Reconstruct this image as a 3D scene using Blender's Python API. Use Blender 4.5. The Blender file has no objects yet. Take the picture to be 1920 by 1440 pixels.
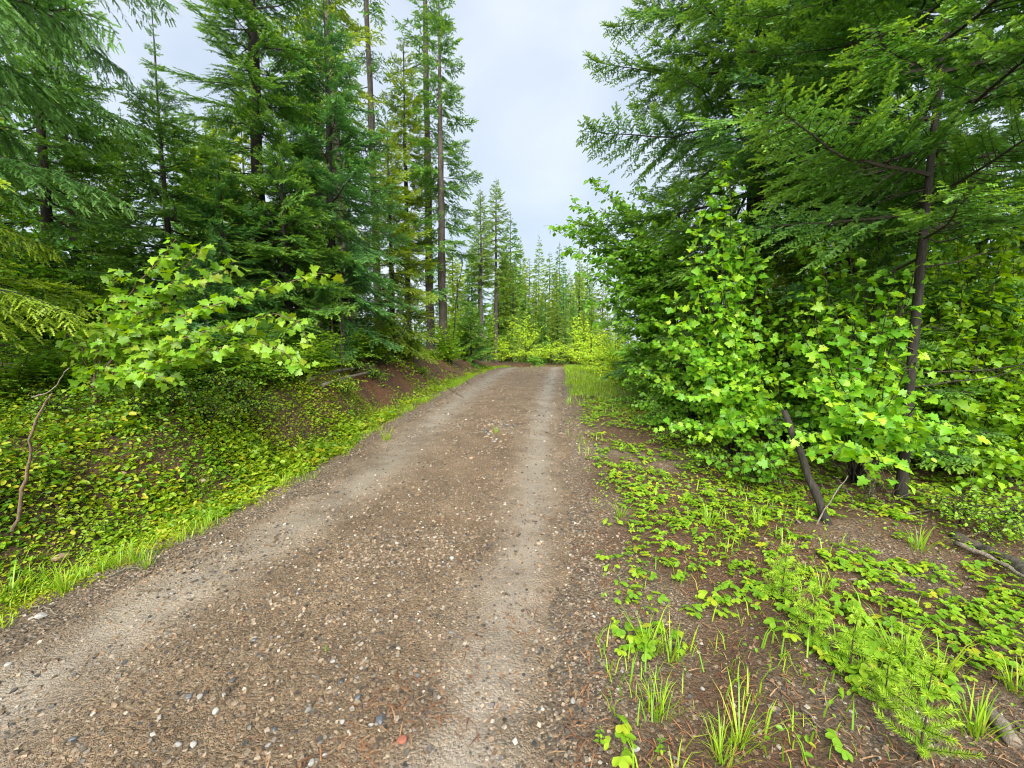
import bpy, math, random
import numpy as np
from mathutils import Matrix, Vector

random.seed(11)
RNG = np.random.default_rng(11)
scene = bpy.context.scene
COL = scene.collection

# ------------------------------------------------------------------ camera
PITCH = math.radians(5.0)
FPX = 800.0                      # focal length in photo pixels (1920 wide)
EYE = 1.6
cam_d = bpy.data.cameras.new('camera')
cam_d.sensor_width = 36.0
cam_d.lens = 36.0 * FPX / 1920.0
cam_d.clip_start = 0.05
cam_d.clip_end = 2000.0
cam = bpy.data.objects.new('camera', cam_d)
COL.objects.link(cam)
cam.location = (0, 0, EYE)
cam.rotation_euler = (math.radians(90) - PITCH, 0, 0)
scene.camera = cam

# ------------------------------------------------------------------ world, sun, exposure
SUN_ELEV, SUN_AZ = math.radians(38), math.radians(184)   # azimuth clockwise from +Y
world = bpy.data.worlds.new('World')
scene.world = world
world.use_nodes = True
wn, wl = world.node_tree.nodes, world.node_tree.links
wn.clear()
w_out = wn.new('ShaderNodeOutputWorld')
w_bg = wn.new('ShaderNodeBackground')
w_bg.inputs['Strength'].default_value = 0.052
w_sky = wn.new('ShaderNodeTexSky')
w_sky.sky_type = 'NISHITA'
w_sky.sun_disc = False
w_sky.sun_elevation = SUN_ELEV
w_sky.sun_rotation = SUN_AZ
w_sky.dust_density = 2.0
w_tc = wn.new('ShaderNodeTexCoord')
w_n1 = wn.new('ShaderNodeTexNoise')
w_n1.inputs['Scale'].default_value = 3.0
w_n1.inputs['Detail'].default_value = 5.0
w_n1.inputs['Roughness'].default_value = 0.5
w_n1.inputs['Distortion'].default_value = 0.4
w_ramp = wn.new('ShaderNodeValToRGB')
w_ramp.color_ramp.elements[0].position = 0.30
w_ramp.color_ramp.elements[0].color = (1.72, 2.02, 2.46, 1)
w_ramp.color_ramp.elements[1].position = 0.70
w_ramp.color_ramp.elements[1].color = (2.52, 2.72, 2.95, 1)
w_mix = wn.new('ShaderNodeMixRGB')
w_mix.inputs[0].default_value = 0.90
wl.new(w_tc.outputs['Generated'], w_n1.inputs['Vector'])
wl.new(w_n1.outputs['Fac'], w_ramp.inputs['Fac'])
wl.new(w_sky.outputs['Color'], w_mix.inputs[1])
wl.new(w_ramp.outputs['Color'], w_mix.inputs[2])
wl.new(w_mix.outputs['Color'], w_bg.inputs['Color'])
wl.new(w_bg.outputs['Background'], w_out.inputs['Surface'])

sun_d = bpy.data.lights.new('sun', 'SUN')
sun_d.energy = 1.5
sun_d.angle = math.radians(60)
sun_d.color = (1.0, 0.96, 0.85)
sun = bpy.data.objects.new('sun', sun_d)
COL.objects.link(sun)
sdir = Vector((math.sin(SUN_AZ) * math.cos(SUN_ELEV), math.cos(SUN_AZ) * math.cos(SUN_ELEV), math.sin(SUN_ELEV)))
sun.rotation_euler = sdir.to_track_quat('Z', 'Y').to_euler()

vs = scene.view_settings
vs.view_transform = 'Standard'
vs.look = 'None'
vs.gamma = 1.0
vs.use_curve_mapping = False
vs.exposure = 2.8
cy = scene.cycles
cy.max_bounces = 8
cy.diffuse_bounces = 4
cy.glossy_bounces = 2
cy.transmission_bounces = 4
cy.transparent_max_bounces = 8
cy.caustics_reflective = False
cy.caustics_refractive = False
cy.use_denoising = True
cy.denoising_prefilter = 'ACCURATE'
cy.pixel_filter_type = 'BLACKMAN_HARRIS'
cy.filter_width = 1.1
cy.use_adaptive_sampling = True
cy.adaptive_threshold = 0.02

# ------------------------------------------------------------------ pixel <-> place helpers
cP, sP = math.cos(PITCH), math.sin(PITCH)


def ray(u, v):
    a, b = (u - 960.0) / FPX, (720.0 - v) / FPX
    return np.array([a, cP + b * sP, b * cP - sP])


def at(u, v, d):
    """point that stands d metres ahead and shows at photo pixel u, v"""
    r = ray(u, v)
    return np.array([0, 0, EYE]) + r * (d / r[1])


def gx(u, d, z=0.3):
    return (u - 960.0) / FPX * (d * cP - (z - EYE) * sP)


# ------------------------------------------------------------------ terrain
YL = [-20, 0, 2.4, 3.7, 4.64, 6.95, 12, 16, 22, 24.5, 27, 30, 36, 60, 400]
XL = [-4.4, -3.1, -2.80, -2.42, -2.22, -2.05, -1.62, -1.27, -0.6, 0.0, 2.0, 5.5, 12, 40, 40]
YR = [-20, 0, 1.62, 3.7, 6.95, 12, 16, 22, 24.5, 27, 30, 36, 60, 400]
XR = [-1.2, 0.15, 0.36, 0.70, 0.98, 1.55, 2.02, 2.75, 3.6, 6.5, 11, 20, 50, 50]
YZ = [-30, 0, 1.6, 3.7, 7, 12, 17, 22, 26, 32, 45, 80, 400]
ZZ = [-0.8, -0.02, 0.02, 0.08, 0.27, 0.44, 0.52, 0.53, 0.36, -0.1, -0.9, -1.6, -1.6]


def xl(y): return np.interp(y, YL, XL)
def xr(y): return np.interp(y, YR, XR)


def zr(y):
    return (np.interp(y - 0.8, YZ, ZZ) + np.interp(y, YZ, ZZ) + np.interp(y + 0.8, YZ, ZZ)) / 3


_wv = np.random.default_rng(5)
_WAVES = [(_wv.normal(0, 1, 2), _wv.uniform(0, 6.28)) for _ in range(36)]


def bumps(x, y, scale, seed=0):
    """smooth noise, about -1..1"""
    s = 0
    for i in range(6):
        d, p = _WAVES[(seed * 6 + i) % 36]
        s = s + np.sin((d[0] * x + d[1] * y) * scale * (1 + .35 * i) + p + seed)
    return s / 3.2


_HT = np.random.default_rng(9).uniform(-1, 1, (256, 256))


def vnoise(x, y, seed=0):
    x = np.asarray(x, float) + seed * 17.3
    y = np.asarray(y, float) + seed * 9.1
    xi, yi = np.floor(x).astype(int), np.floor(y).astype(int)
    fx, fy = x - xi, y - yi
    fx, fy = fx * fx * (3 - 2 * fx), fy * fy * (3 - 2 * fy)
    h = lambda i, j: _HT[i % 256, j % 256]
    return (h(xi, yi) * (1 - fx) + h(xi + 1, yi) * fx) * (1 - fy) + (h(xi, yi + 1) * (1 - fx) + h(xi + 1, yi + 1) * fx) * fy


def fbm(x, y, f, seed=0, o=4):
    s, a, t = 0, 1.0, 0
    for i in range(o):
        s = s + a * vnoise(x * f, y * f, seed + i)
        t += a
        a *= .55
        f *= 2.1
    return s / t * 1.5


def sstep(a, b, x):
    t = np.clip((x - a) / (b - a), 0, 1)
    return t * t * (3 - 2 * t)


def bank_h(y):
    return np.interp(y, [-20, 0, 3, 5, 8, 14, 19, 22.5, 25, 40], [.55, .55, .62, .80, .95, .70, .50, .32, .2, .3])


def height(x, y):
    x = np.asarray(x, float)
    y = np.asarray(y, float)
    sl = xl(y) - x
    sr = x - xr(y)
    base = zr(y)
    out = np.zeros_like(base + x)
    n1 = fbm(x, y, .45, 0, 3)
    n2 = fbm(x, y, 1.6, 1, 3)
    n3 = fbm(x, y, 6.0, 2, 3)
    off = np.maximum(np.maximum(sl, sr), 0)
    rough = sstep(0.0, 0.6, off)
    B = bank_h(y)
    edge = 0.62 + 0.13 * bumps(x * 0 + y, y, 0.9, 3)
    rise = sstep(edge, edge + 1.0 + .12 * n1, sl)
    left = -0.07 * sstep(0.1, .45, sl) * (1 - sstep(.5, .9, sl)) + B * rise + np.clip(sl - 1.6, 0, 4.5) * np.interp(y, [0, 8, 13, 20, 24, 28], [.07, .09, .26, .32, .2, .05])
    lump = rise * (1 - sstep(1.6, 2.6, sl))
    right = -0.02 * np.minimum(np.maximum(sr, 0), 3) - 0.035 * np.clip(sr - 3, 0, 8)
    out = base + np.where(sl > 0, left, 0) + np.where(sr > 0, right, 0)
    out = out + rough * (0.05 * n1 + 0.03 * n2 + .014 * n3) + lump * (0.10 * n2 + 0.05 * n3)
    inside = np.minimum(-sl, -sr)
    out = out - 0.05 * sstep(0.02, 0.30, inside) + 0.012 * n2 * (1 - rough)
    return out


_TS = 0.8 * (60 / .8) ** np.linspace(0, 1, 2600)


def ground_point(u, v):
    """where the line of sight through photo pixel u, v meets the ground"""
    r = ray(u, v)
    p = np.array([0, 0, EYE]) + r * _TS[:, None]
    hit = np.where(p[:, 2] < surf(p[:, 0], p[:, 1]))[0]
    return p[hit[0]] if len(hit) else p[-1]


def road_z(x, y):
    sl, sr = x - xl(y), xr(y) - x
    W = xr(y) - xl(y)
    ins = np.minimum(sl, sr)
    crown = 0.035 * np.clip(1 - ((x - (xl(y) + xr(y)) / 2) / (W / 2)) ** 2, -1, 1)
    rut = track_mask(x, y)
    z = zr(y) + crown - 0.022 * rut + 0.010 * bumps(x, y, 2.5, 4) + 0.005 * bumps(x, y, 11, 5) * (1 - .6 * rut)
    z = z - 0.10 * sstep(0.34, -0.18, ins + 0.24 * fbm(x, y, 1.5, 3, 5)) + .006 * fbm(x, y, 9, 6, 3)
    hole = np.exp(-(((x + 0.15) / .28) ** 2 + ((y - 7.3) / .5) ** 2))
    return z - 0.02 * hole


def track_mask(x, y):
    a = np.exp(-((x - (xl(y) + 0.62)) / 0.36) ** 2)
    b = np.exp(-((x - (xr(y) - 0.52)) / 0.24) ** 2)
    return np.clip(a + b, 0, 1)


def surf(x, y):
    return np.maximum(height(x, y), road_z(x, y))


# ------------------------------------------------------------------ materials
def new_mat(name):
    m = bpy.data.materials.new(name)
    m.use_nodes = True
    m.node_tree.nodes.clear()
    return m, m.node_tree.nodes, m.node_tree.links


def N(nodes, kind, **kw):
    n = nodes.new(kind)
    for k, v in kw.items():
        setattr(n, k, v)
    return n


def ramp(nodes, stops, interp='LINEAR'):
    r = nodes.new('ShaderNodeValToRGB')
    r.color_ramp.interpolation = interp
    e = r.color_ramp.elements
    while len(e) > 1:
        e.remove(e[-1])
    e[0].position, e[0].color = stops[0][0], (*stops[0][1], 1)
    for p, c in stops[1:]:
        k = e.new(p)
        k.color = (*c, 1)
    return r


def leaf_mat(name, stops, tipcol, trans=0.35, rough=0.45, spec=0.35, tip=1.0):
    """leaf or needle: colour by the leaf's own random number, tips (new growth) paler, light passes through"""
    m, n, l = new_mat(name)
    out = N(n, 'ShaderNodeOutputMaterial')
    att = N(n, 'ShaderNodeAttribute', attribute_name='rnd')
    tipa = N(n, 'ShaderNodeAttribute', attribute_name='tip')
    oi = N(n, 'ShaderNodeObjectInfo')
    add = N(n, 'ShaderNodeMath', operation='ADD')
    frc = N(n, 'ShaderNodeMath', operation='FRACT')
    l.new(att.outputs['Fac'], add.inputs[0])
    l.new(oi.outputs['Random'], add.inputs[1])
    l.new(add.outputs[0], frc.inputs[0])
    r = ramp(n, stops)
    l.new(frc.outputs[0], r.inputs['Fac'])
    mul = N(n, 'ShaderNodeMath', operation='MULTIPLY')
    mul.inputs[1].default_value = tip
    l.new(tipa.outputs['Fac'], mul.inputs[0])
    mix = N(n, 'ShaderNodeMixRGB')
    mix.inputs[2].default_value = (*tipcol, 1)
    l.new(mul.outputs[0], mix.inputs[0])
    l.new(r.outputs['Color'], mix.inputs[1])
    p = N(n, 'ShaderNodeBsdfPrincipled')
    p.inputs['Roughness'].default_value = rough
    p.inputs['Specular IOR Level'].default_value = spec
    l.new(mix.outputs[0], p.inputs['Base Color'])
    t = N(n, 'ShaderNodeBsdfTranslucent')
    hs = N(n, 'ShaderNodeHueSaturation')
    hs.inputs['Hue'].default_value = 0.485
    hs.inputs['Saturation'].default_value = 1.1
    hs.inputs['Value'].default_value = 1.25
    l.new(mix.outputs[0], hs.inputs['Color'])
    l.new(hs.outputs[0], t.inputs['Color'])
    ms = N(n, 'ShaderNodeMixShader')
    ms.inputs[0].default_value = trans
    l.new(p.outputs[0], ms.inputs[1])
    l.new(t.outputs[0], ms.inputs[2])
    l.new(ms.outputs[0], out.inputs['Surface'])
    return m


def bark_mat(name, c1, c2, c3, scale=9.0):
    m, n, l = new_mat(name)
    out = N(n, 'ShaderNodeOutputMaterial')
    tc = N(n, 'ShaderNodeTexCoord')
    mp = N(n, 'ShaderNodeMapping')
    mp.inputs['Scale'].default_value = (1, 1, 0.22)
    l.new(tc.outputs['Object'], mp.inputs['Vector'])
    no = N(n, 'ShaderNodeTexNoise')
    no.inputs['Scale'].default_value = scale * 3
    no.inputs['Detail'].default_value = 6
    no.inputs['Roughness'].default_value = .7
    l.new(mp.outputs[0], no.inputs['Vector'])
    n2 = N(n, 'ShaderNodeTexNoise')
    n2.inputs['Scale'].default_value = 2.3
    n2.inputs['Detail'].default_value = 4
    l.new(tc.outputs['Object'], n2.inputs['Vector'])
    r = ramp(n, [(0.3, c1), (0.55, c2), (0.75, c3)])
    l.new(no.outputs['Fac'], r.inputs['Fac'])
    mx = N(n, 'ShaderNodeMixRGB', blend_type='MULTIPLY')
    r2 = ramp(n, [(0.35, (.55, .6, .5)), (0.65, (1.15, 1.1, 1.05))])
    l.new(n2.outputs['Fac'], r2.inputs['Fac'])
    mx.inputs[0].default_value = 0.8
    l.new(r.outputs[0], mx.inputs[1])
    l.new(r2.outputs[0], mx.inputs[2])
    b = N(n, 'ShaderNodeBump')
    b.inputs['Strength'].default_value = 0.9
    b.inputs['Distance'].default_value = 0.02
    l.new(no.outputs['Fac'], b.inputs['Height'])
    p = N(n, 'ShaderNodeBsdfPrincipled')
    p.inputs['Roughness'].default_value = 0.85
    l.new(mx.outputs[0], p.inputs['Base Color'])
    l.new(b.outputs[0], p.inputs['Normal'])
    l.new(p.outputs[0], out.inputs['Surface'])
    return m


def soil_mat():
    m, n, l = new_mat('forest_soil')
    out = N(n, 'ShaderNodeOutputMaterial')
    tc = N(n, 'ShaderNodeTexCoord')
    bank = N(n, 'ShaderNodeAttribute', attribute_name='bank')
    n1 = N(n, 'ShaderNodeTexNoise')
    n1.inputs['Scale'].default_value = 1.7
    n1.inputs['Detail'].default_value = 8
    n1.inputs['Roughness'].default_value = .7
    n2 = N(n, 'ShaderNodeTexNoise')
    n2.inputs['Scale'].default_value = 38
    n2.inputs['Detail'].default_value = 6
    n2.inputs['Roughness'].default_value = .75
    n3 = N(n, 'ShaderNodeTexVoronoi')
    n3.inputs['Scale'].default_value = 60
    for k in (n1, n2, n3):
        l.new(tc.outputs['Object'], k.inputs['Vector'])
    litter = ramp(n, [(0.25, (0.027, 0.018, 0.012)), (0.45, (0.081, 0.049, 0.030)), (0.6, (0.149, 0.089, 0.049)), (0.78, (0.230, 0.155, 0.095))])
    l.new(n2.outputs['Fac'], litter.inputs['Fac'])
    red = ramp(n, [(0.25, (0.040, 0.017, 0.009)), (0.5, (0.121, 0.054, 0.027)), (0.75, (0.218, 0.109, 0.058))])
    l.new(n2.outputs['Fac'], red.inputs['Fac'])
    mx = N(n, 'ShaderNodeMixRGB')
    l.new(bank.outputs['Fac'], mx.inputs[0])
    l.new(litter.outputs[0], mx.inputs[1])
    l.new(red.outputs[0], mx.inputs[2])
    tint = ramp(n, [(0.3, (.6, .62, .6)), (0.7, (1.25, 1.15, 1.0))])
    l.new(n1.outputs['Fac'], tint.inputs['Fac'])
    mu = N(n, 'ShaderNodeMixRGB', blend_type='MULTIPLY')
    mu.inputs[0].default_value = 1
    l.new(mx.outputs[0], mu.inputs[1])
    l.new(tint.outputs[0], mu.inputs[2])
    eg = N(n, 'ShaderNodeAttribute', attribute_name='edge')
    gv = N(n, 'ShaderNodeTexVoronoi')
    gv.inputs['Scale'].default_value = 85
    l.new(tc.outputs['Object'], gv.inputs['Vector'])
    sp = N(n, 'ShaderNodeSeparateColor')
    l.new(gv.outputs['Color'], sp.inputs[0])
    gr = ramp(n, [(0, (.045, .034, .024)), (.3, (.16, .115, .075)), (.55, (.10, .08, .06)), (.8, (.22, .15, .09)), (1, (.33, .28, .22))])
    l.new(sp.outputs[0], gr.inputs['Fac'])
    em = N(n, 'ShaderNodeMixRGB')
    l.new(eg.outputs['Fac'], em.inputs[0])
    l.new(mu.outputs[0], em.inputs[1])
    l.new(gr.outputs[0], em.inputs[2])
    mu = em
    ad = N(n, 'ShaderNodeMath', operation='MULTIPLY_ADD')
    ad.inputs[1].default_value = -0.5
    l.new(n3.outputs['Distance'], ad.inputs[0])
    l.new(n2.outputs['Fac'], ad.inputs[2])
    b = N(n, 'ShaderNodeBump')
    b.inputs['Strength'].default_value = 1.0
    b.inputs['Distance'].default_value = 0.03
    l.new(ad.outputs[0], b.inputs['Height'])
    p = N(n, 'ShaderNodeBsdfPrincipled')
    p.inputs['Roughness'].default_value = 0.8
    l.new(mu.outputs[0], p.inputs['Base Color'])
    l.new(b.outputs[0], p.inputs['Normal'])
    l.new(p.outputs[0], out.inputs['Surface'])
    return m


def road_mat():
    m, n, l = new_mat('gravel_road')
    out = N(n, 'ShaderNodeOutputMaterial')
    tc = N(n, 'ShaderNodeTexCoord')
    trk = N(n, 'ShaderNodeAttribute', attribute_name='track')
    big = N(n, 'ShaderNodeTexNoise')
    big.inputs['Scale'].default_value = 2.6
    big.inputs['Detail'].default_value = 7
    big.inputs['Roughness'].default_value = .65
    fine = N(n, 'ShaderNodeTexNoise')
    fine.inputs['Scale'].default_value = 140
    fine.inputs['Detail'].default_value = 4
    fine.inputs['Roughness'].default_value = .7
    v1 = N(n, 'ShaderNodeTexVoronoi')
    v1.inputs['Scale'].default_value = 75
    v2 = N(n, 'ShaderNodeTexVoronoi')
    v2.inputs['Scale'].default_value = 240
    for k in (big, fine, v1, v2):
        l.new(tc.outputs['Object'], k.inputs['Vector'])
    # each grain its own colour
    g1 = ramp(n, [(0, (0.049, 0.034, 0.022)), (.2, (0.172, 0.109, 0.058)), (.4, (0.285, 0.197, 0.108)), (.55, (0.107, 0.085, 0.064)), (.7, (0.229, 0.116, 0.054)), (.85, (0.386, 0.306, 0.210)), (1, (0.072, 0.068, 0.070))])
    sep = N(n, 'ShaderNodeSeparateColor')
    l.new(v1.outputs['Color'], sep.inputs[0])
    l.new(sep.outputs[0], g1.inputs['Fac'])
    sep2 = N(n, 'ShaderNodeSeparateColor')
    l.new(v2.outputs['Color'], sep2.inputs[0])
    g2 = ramp(n, [(0, (0.057, 0.040, 0.024)), (.35, (0.213, 0.144, 0.081)), (.65, (0.157, 0.118, 0.079)), (1, (0.358, 0.275, 0.190))])
    l.new(sep2.outputs[1], g2.inputs['Fac'])
    gm = N(n, 'ShaderNodeMixRGB')
    gm.inputs[0].default_value = .5
    l.new(g1.outputs[0], gm.inputs[1])
    l.new(g2.outputs[0], gm.inputs[2])
    fines = ramp(n, [(0.28, (.115, .104, .090)), (0.5, (.23, .213, .19)), (0.72, (.36, .34, .31))])
    l.new(fine.outputs['Fac'], fines.inputs['Fac'])
    # packed wheel tracks show fine grey dust between the grains
    tn = N(n, 'ShaderNodeMath', operation='MULTIPLY_ADD')
    tn.inputs[1].default_value = 1.1
    l.new(big.outputs['Fac'], tn.inputs[0])
    tn.inputs[2].default_value = -0.58
    ta = N(n, 'ShaderNodeMath', operation='ADD', use_clamp=True)
    l.new(tn.outputs[0], ta.inputs[0])
    l.new(trk.outputs['Fac'], ta.inputs[1])
    ts = N(n, 'ShaderNodeMath', operation='MULTIPLY')
    ts.inputs[1].default_value = 0.72
    l.new(ta.outputs[0], ts.inputs[0])
    mx = N(n, 'ShaderNodeMixRGB')
    l.new(ts.outputs[0], mx.inputs[0])
    l.new(gm.outputs[0], mx.inputs[1])
    l.new(fines.outputs[0], mx.inputs[2])
    tint = ramp(n, [(0.3, (.66, .60, .54)), (0.5, (1, .97, .93)), (0.7, (1.25, 1.18, 1.1))])
    l.new(big.outputs['Fac'], tint.inputs['Fac'])
    mu = N(n, 'ShaderNodeMixRGB', blend_type='MULTIPLY')
    mu.inputs[0].default_value = 1
    l.new(mx.outputs[0], mu.inputs[1])
    l.new(tint.outputs[0], mu.inputs[2])
    h1 = N(n, 'ShaderNodeMath', operation='MULTIPLY')
    h1.inputs[1].default_value = -1
    l.new(v1.outputs['Distance'], h1.inputs[0])
    h2 = N(n, 'ShaderNodeMath', operation='MULTIPLY_ADD')
    h2.inputs[1].default_value = -.5
    l.new(v2.outputs['Distance'], h2.inputs[0])
    l.new(h1.outputs[0], h2.inputs[2])
    b = N(n, 'ShaderNodeBump')
    b.inputs['Distance'].default_value = 0.02
    bs = N(n, 'ShaderNodeMath', operation='MULTIPLY_ADD')
    bs.inputs[1].default_value = -.7
    bs.inputs[2].default_value = 1.0
    l.new(ts.outputs[0], bs.inputs[0])
    l.new(bs.outputs[0], b.inputs['Strength'])
    l.new(h2.outputs[0], b.inputs['Height'])
    p = N(n, 'ShaderNodeBsdfPrincipled')
    ro = N(n, 'ShaderNodeMath', operation='MULTIPLY_ADD')
    ro.inputs[1].default_value = -.34
    ro.inputs[2].default_value = .72
    l.new(ts.outputs[0], ro.inputs[0])
    l.new(ro.outputs[0], p.inputs['Roughness'])
    l.new(mu.outputs[0], p.inputs['Base Color'])
    l.new(b.outputs[0], p.inputs['Normal'])
    l.new(p.outputs[0], out.inputs['Surface'])
    return m


def stone_mat(name, stops, rough=.6):
    m, n, l = new_mat(name)
    out = N(n, 'ShaderNodeOutputMaterial')
    att = N(n, 'ShaderNodeAttribute', attribute_name='rnd')
    oi = N(n, 'ShaderNodeObjectInfo')
    add = N(n, 'ShaderNodeMath', operation='ADD')
    frc = N(n, 'ShaderNodeMath', operation='FRACT')
    l.new(att.outputs['Fac'], add.inputs[0])
    l.new(oi.outputs['Random'], add.inputs[1])
    l.new(add.outputs[0], frc.inputs[0])
    r = ramp(n, stops)
    l.new(frc.outputs[0], r.inputs['Fac'])
    tc = N(n, 'ShaderNodeTexCoord')
    no = N(n, 'ShaderNodeTexNoise')
    no.inputs['Scale'].default_value = 60
    no.inputs['Detail'].default_value = 4
    l.new(tc.outputs['Object'], no.inputs['Vector'])
    t = ramp(n, [(.3, (.7, .7, .7)), (.7, (1.2, 1.2, 1.2))])
    l.new(no.outputs['Fac'], t.inputs['Fac'])
    mu = N(n, 'ShaderNodeMixRGB', blend_type='MULTIPLY')
    mu.inputs[0].default_value = 1
    l.new(r.outputs[0], mu.inputs[1])
    l.new(t.outputs[0], mu.inputs[2])
    p = N(n, 'ShaderNodeBsdfPrincipled')
    p.inputs['Roughness'].default_value = rough
    l.new(mu.outputs[0], p.inputs['Base Color'])
    l.new(p.outputs[0], out.inputs['Surface'])
    return m


M = {}
M['soil'] = soil_mat()
M['road'] = road_mat()
M['bark'] = bark_mat('conifer_bark', (.008, .007, .006), (.026, .021, .017), (.062, .052, .043))
M['bark_grey'] = bark_mat('grey_bark', (.025, .021, .018), (.085, .072, .06), (.16, .145, .125))
M['bark_red'] = bark_mat('reddish_bark', (.018, .011, .008), (.06, .036, .026), (.115, .078, .058))
M['twig'] = bark_mat('twig_bark', (.018, .015, .010), (.050, .042, .027), (.095, .085, .058), 30)
M['dead'] = bark_mat('dead_wood', (.09, .075, .06), (.24, .205, .17), (.40, .36, .31), 20)
M['root'] = bark_mat('root_bark', (.07, .045, .03), (.20, .14, .095), (.33, .25, .18), 25)
# needles
M['fir'] = leaf_mat('fir_needles', [(0, (0.047, 0.154, 0.026)), (.5, (0.078, 0.222, 0.036)), (1, (0.130, 0.308, 0.046))], (0.338, 0.536, 0.060), .36, .42, .35, .75)
M['fir_bluish'] = leaf_mat('fir_needles_bluish', [(0, (0.039, 0.142, 0.040)), (.5, (0.065, 0.211, 0.057)), (1, (0.111, 0.291, 0.070))], (0.247, 0.490, 0.081), .36, .42, .35, .7)
M['fir_yellow'] = leaf_mat('fir_needles_yellowish', [(0, (0.106, 0.205, 0.021)), (.5, (0.171, 0.292, 0.025)), (1, (0.265, 0.384, 0.032))], (0.476, 0.571, 0.046), .38, .42, .35, .8)
M['cedar'] = leaf_mat('cedar_sprays', [(0, (.082, .225, .052)), (.5, (.122, .305, .070)), (1, (.18, .385, .090))], (.30, .50, .12), .40, .42, .35, .7)
M['cedar_yellow_lit'] = leaf_mat('cedar_sprays_yellow_lit', [(0, (.16, .29, .02)), (.5, (.24, .39, .026)), (1, (.33, .48, .032))], (.46, .58, .04), .40, .42, .35, .8)  # cedar sprays again, with yellow light on the low boughs put into the colour
M['seedling'] = leaf_mat('seedling_needles', [(0, (.16, .33, .02)), (.5, (.24, .45, .03)), (1, (.32, .52, .04))], (.42, .60, .05), .35, .42, .4, .8)
M['far'] = leaf_mat('far_needles', [(0, (0.126, 0.239, 0.050)), (.5, (0.189, 0.315, 0.063)), (1, (0.265, 0.403, 0.076))], (0.378, 0.504, 0.088), .38, .6, .2, .7)
# leaves
M['maple'] = leaf_mat('maple_leaves', [(0, (0.129, 0.351, 0.022)), (.5, (0.213, 0.472, 0.028)), (.8, (0.309, 0.568, 0.034)), (1, (0.425, 0.629, 0.037))], (0.451, 0.508, 0.037), .45, .38, .45)
M['maple_yellow'] = leaf_mat('young_maple_leaves', [(0, (0.137, 0.315, 0.018)), (.5, (0.194, 0.378, 0.022)), (.85, (0.252, 0.414, 0.025)), (1, (0.324, 0.405, 0.030))], (0.324, 0.405, 0.030), .42, .38, .45)
M['broad'] = leaf_mat('broad_leaves', [(0, (.085, .24, .018)), (.5, (.145, .34, .022)), (1, (.22, .45, .028))], (.2, .35, .03), .45, .4, .4)
M['hazel'] = leaf_mat('hazel_leaves', [(0, (0.123, 0.297, 0.017)), (.5, (0.213, 0.418, 0.020)), (1, (0.336, 0.528, 0.024))], (0.336, 0.440, 0.033), .45, .42, .4)
M['bush'] = leaf_mat('bush_leaves', [(0, (0.253, 0.470, 0.028)), (.5, (0.411, 0.638, 0.033)), (1, (0.632, 0.759, 0.042))], (0.711, 0.759, 0.045), .42, .45, .35)
M['under'] = leaf_mat('undergrowth_leaves', [(0, (.08, .21, .014)), (.5, (.15, .33, .018)), (.85, (.25, .43, .022)), (1, (.36, .42, .03))], (.3, .38, .03), .4, .42, .4)
M['ground_leaf'] = leaf_mat('ground_cover_leaves', [(0, (.11, .24, .012)), (.5, (.21, .36, .016)), (.85, (.31, .44, .02)), (1, (.42, .38, .03))], (.3, .38, .03), .4, .42, .4)
M['straw'] = leaf_mat('strawberry_leaves', [(0, (.13, .29, .018)), (.5, (.21, .39, .022)), (.9, (.31, .46, .025)), (1, (.40, .38, .03))], (.3, .4, .03), .36, .4, .4)
M['grass'] = leaf_mat('grass_blades', [(0, (.14, .31, .014)), (.5, (.24, .43, .018)), (.85, (.35, .50, .022)), (1, (.38, .36, .07))], (.3, .4, .03), .36, .42, .4)
M['moss'] = leaf_mat('moss_tufts', [(0, (.16, .22, .012)), (.5, (.26, .32, .016)), (1, (.38, .38, .02))], (.3, .4, .03), .3, .6, .2)
M['stem_green'] = leaf_mat('green_stems', [(0, (.09, .14, .03)), (1, (.16, .2, .05))], (.2, .2, .05), .1, .5, .3)
M['litter'] = stone_mat('needle_litter', [(0, (.09, .035, .017)), (.4, (.19, .075, .032)), (.7, (.27, .125, .05)), (1, (.30, .20, .11))], .7)
M['dead_leaf'] = stone_mat('withered_leaves', [(0, (.06, .035, .02)), (.5, (.13, .075, .04)), (1, (.22, .15, .085))], .8)
M['pebble'] = stone_mat('road_pebbles', [(0, (0.032, 0.026, 0.020)), (.14, (0.212, 0.151, 0.095)), (.28, (0.078, 0.068, 0.058)), (.42, (0.285, 0.223, 0.150)), (.52, (0.147, 0.089, 0.052)), (.64, (0.032, 0.034, 0.038)), (.76, (0.221, 0.189, 0.155)), (.88, (0.230, 0.147, 0.086)), (.97, (0.331, 0.289, 0.241)), (1, (0.405, 0.374, 0.331))], .5)
M['stone_grey'] = stone_mat('grey_stone', [(0, (0.128, 0.131, 0.135)), (.5, (0.203, 0.203, 0.195)), (1, (0.270, 0.262, 0.247))], .55)
M['stone_white'] = stone_mat('white_stone', [(0, (0.224, 0.216, 0.198)), (1, (0.302, 0.294, 0.281))], .55)
M['stone_dark'] = stone_mat('dark_stone', [(0, (0.039, 0.043, 0.048)), (1, (0.098, 0.104, 0.117))], .4)
M['stone_tan'] = stone_mat('tan_stone', [(0, (0.255, 0.180, 0.112)), (1, (0.315, 0.232, 0.150))], .6)
M['stone_red'] = stone_mat('red_brick_stone', [(0, (0.269, 0.091, 0.057)), (1, (0.308, 0.119, 0.077))], .7)

# ------------------------------------------------------------------ mesh collecting


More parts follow.
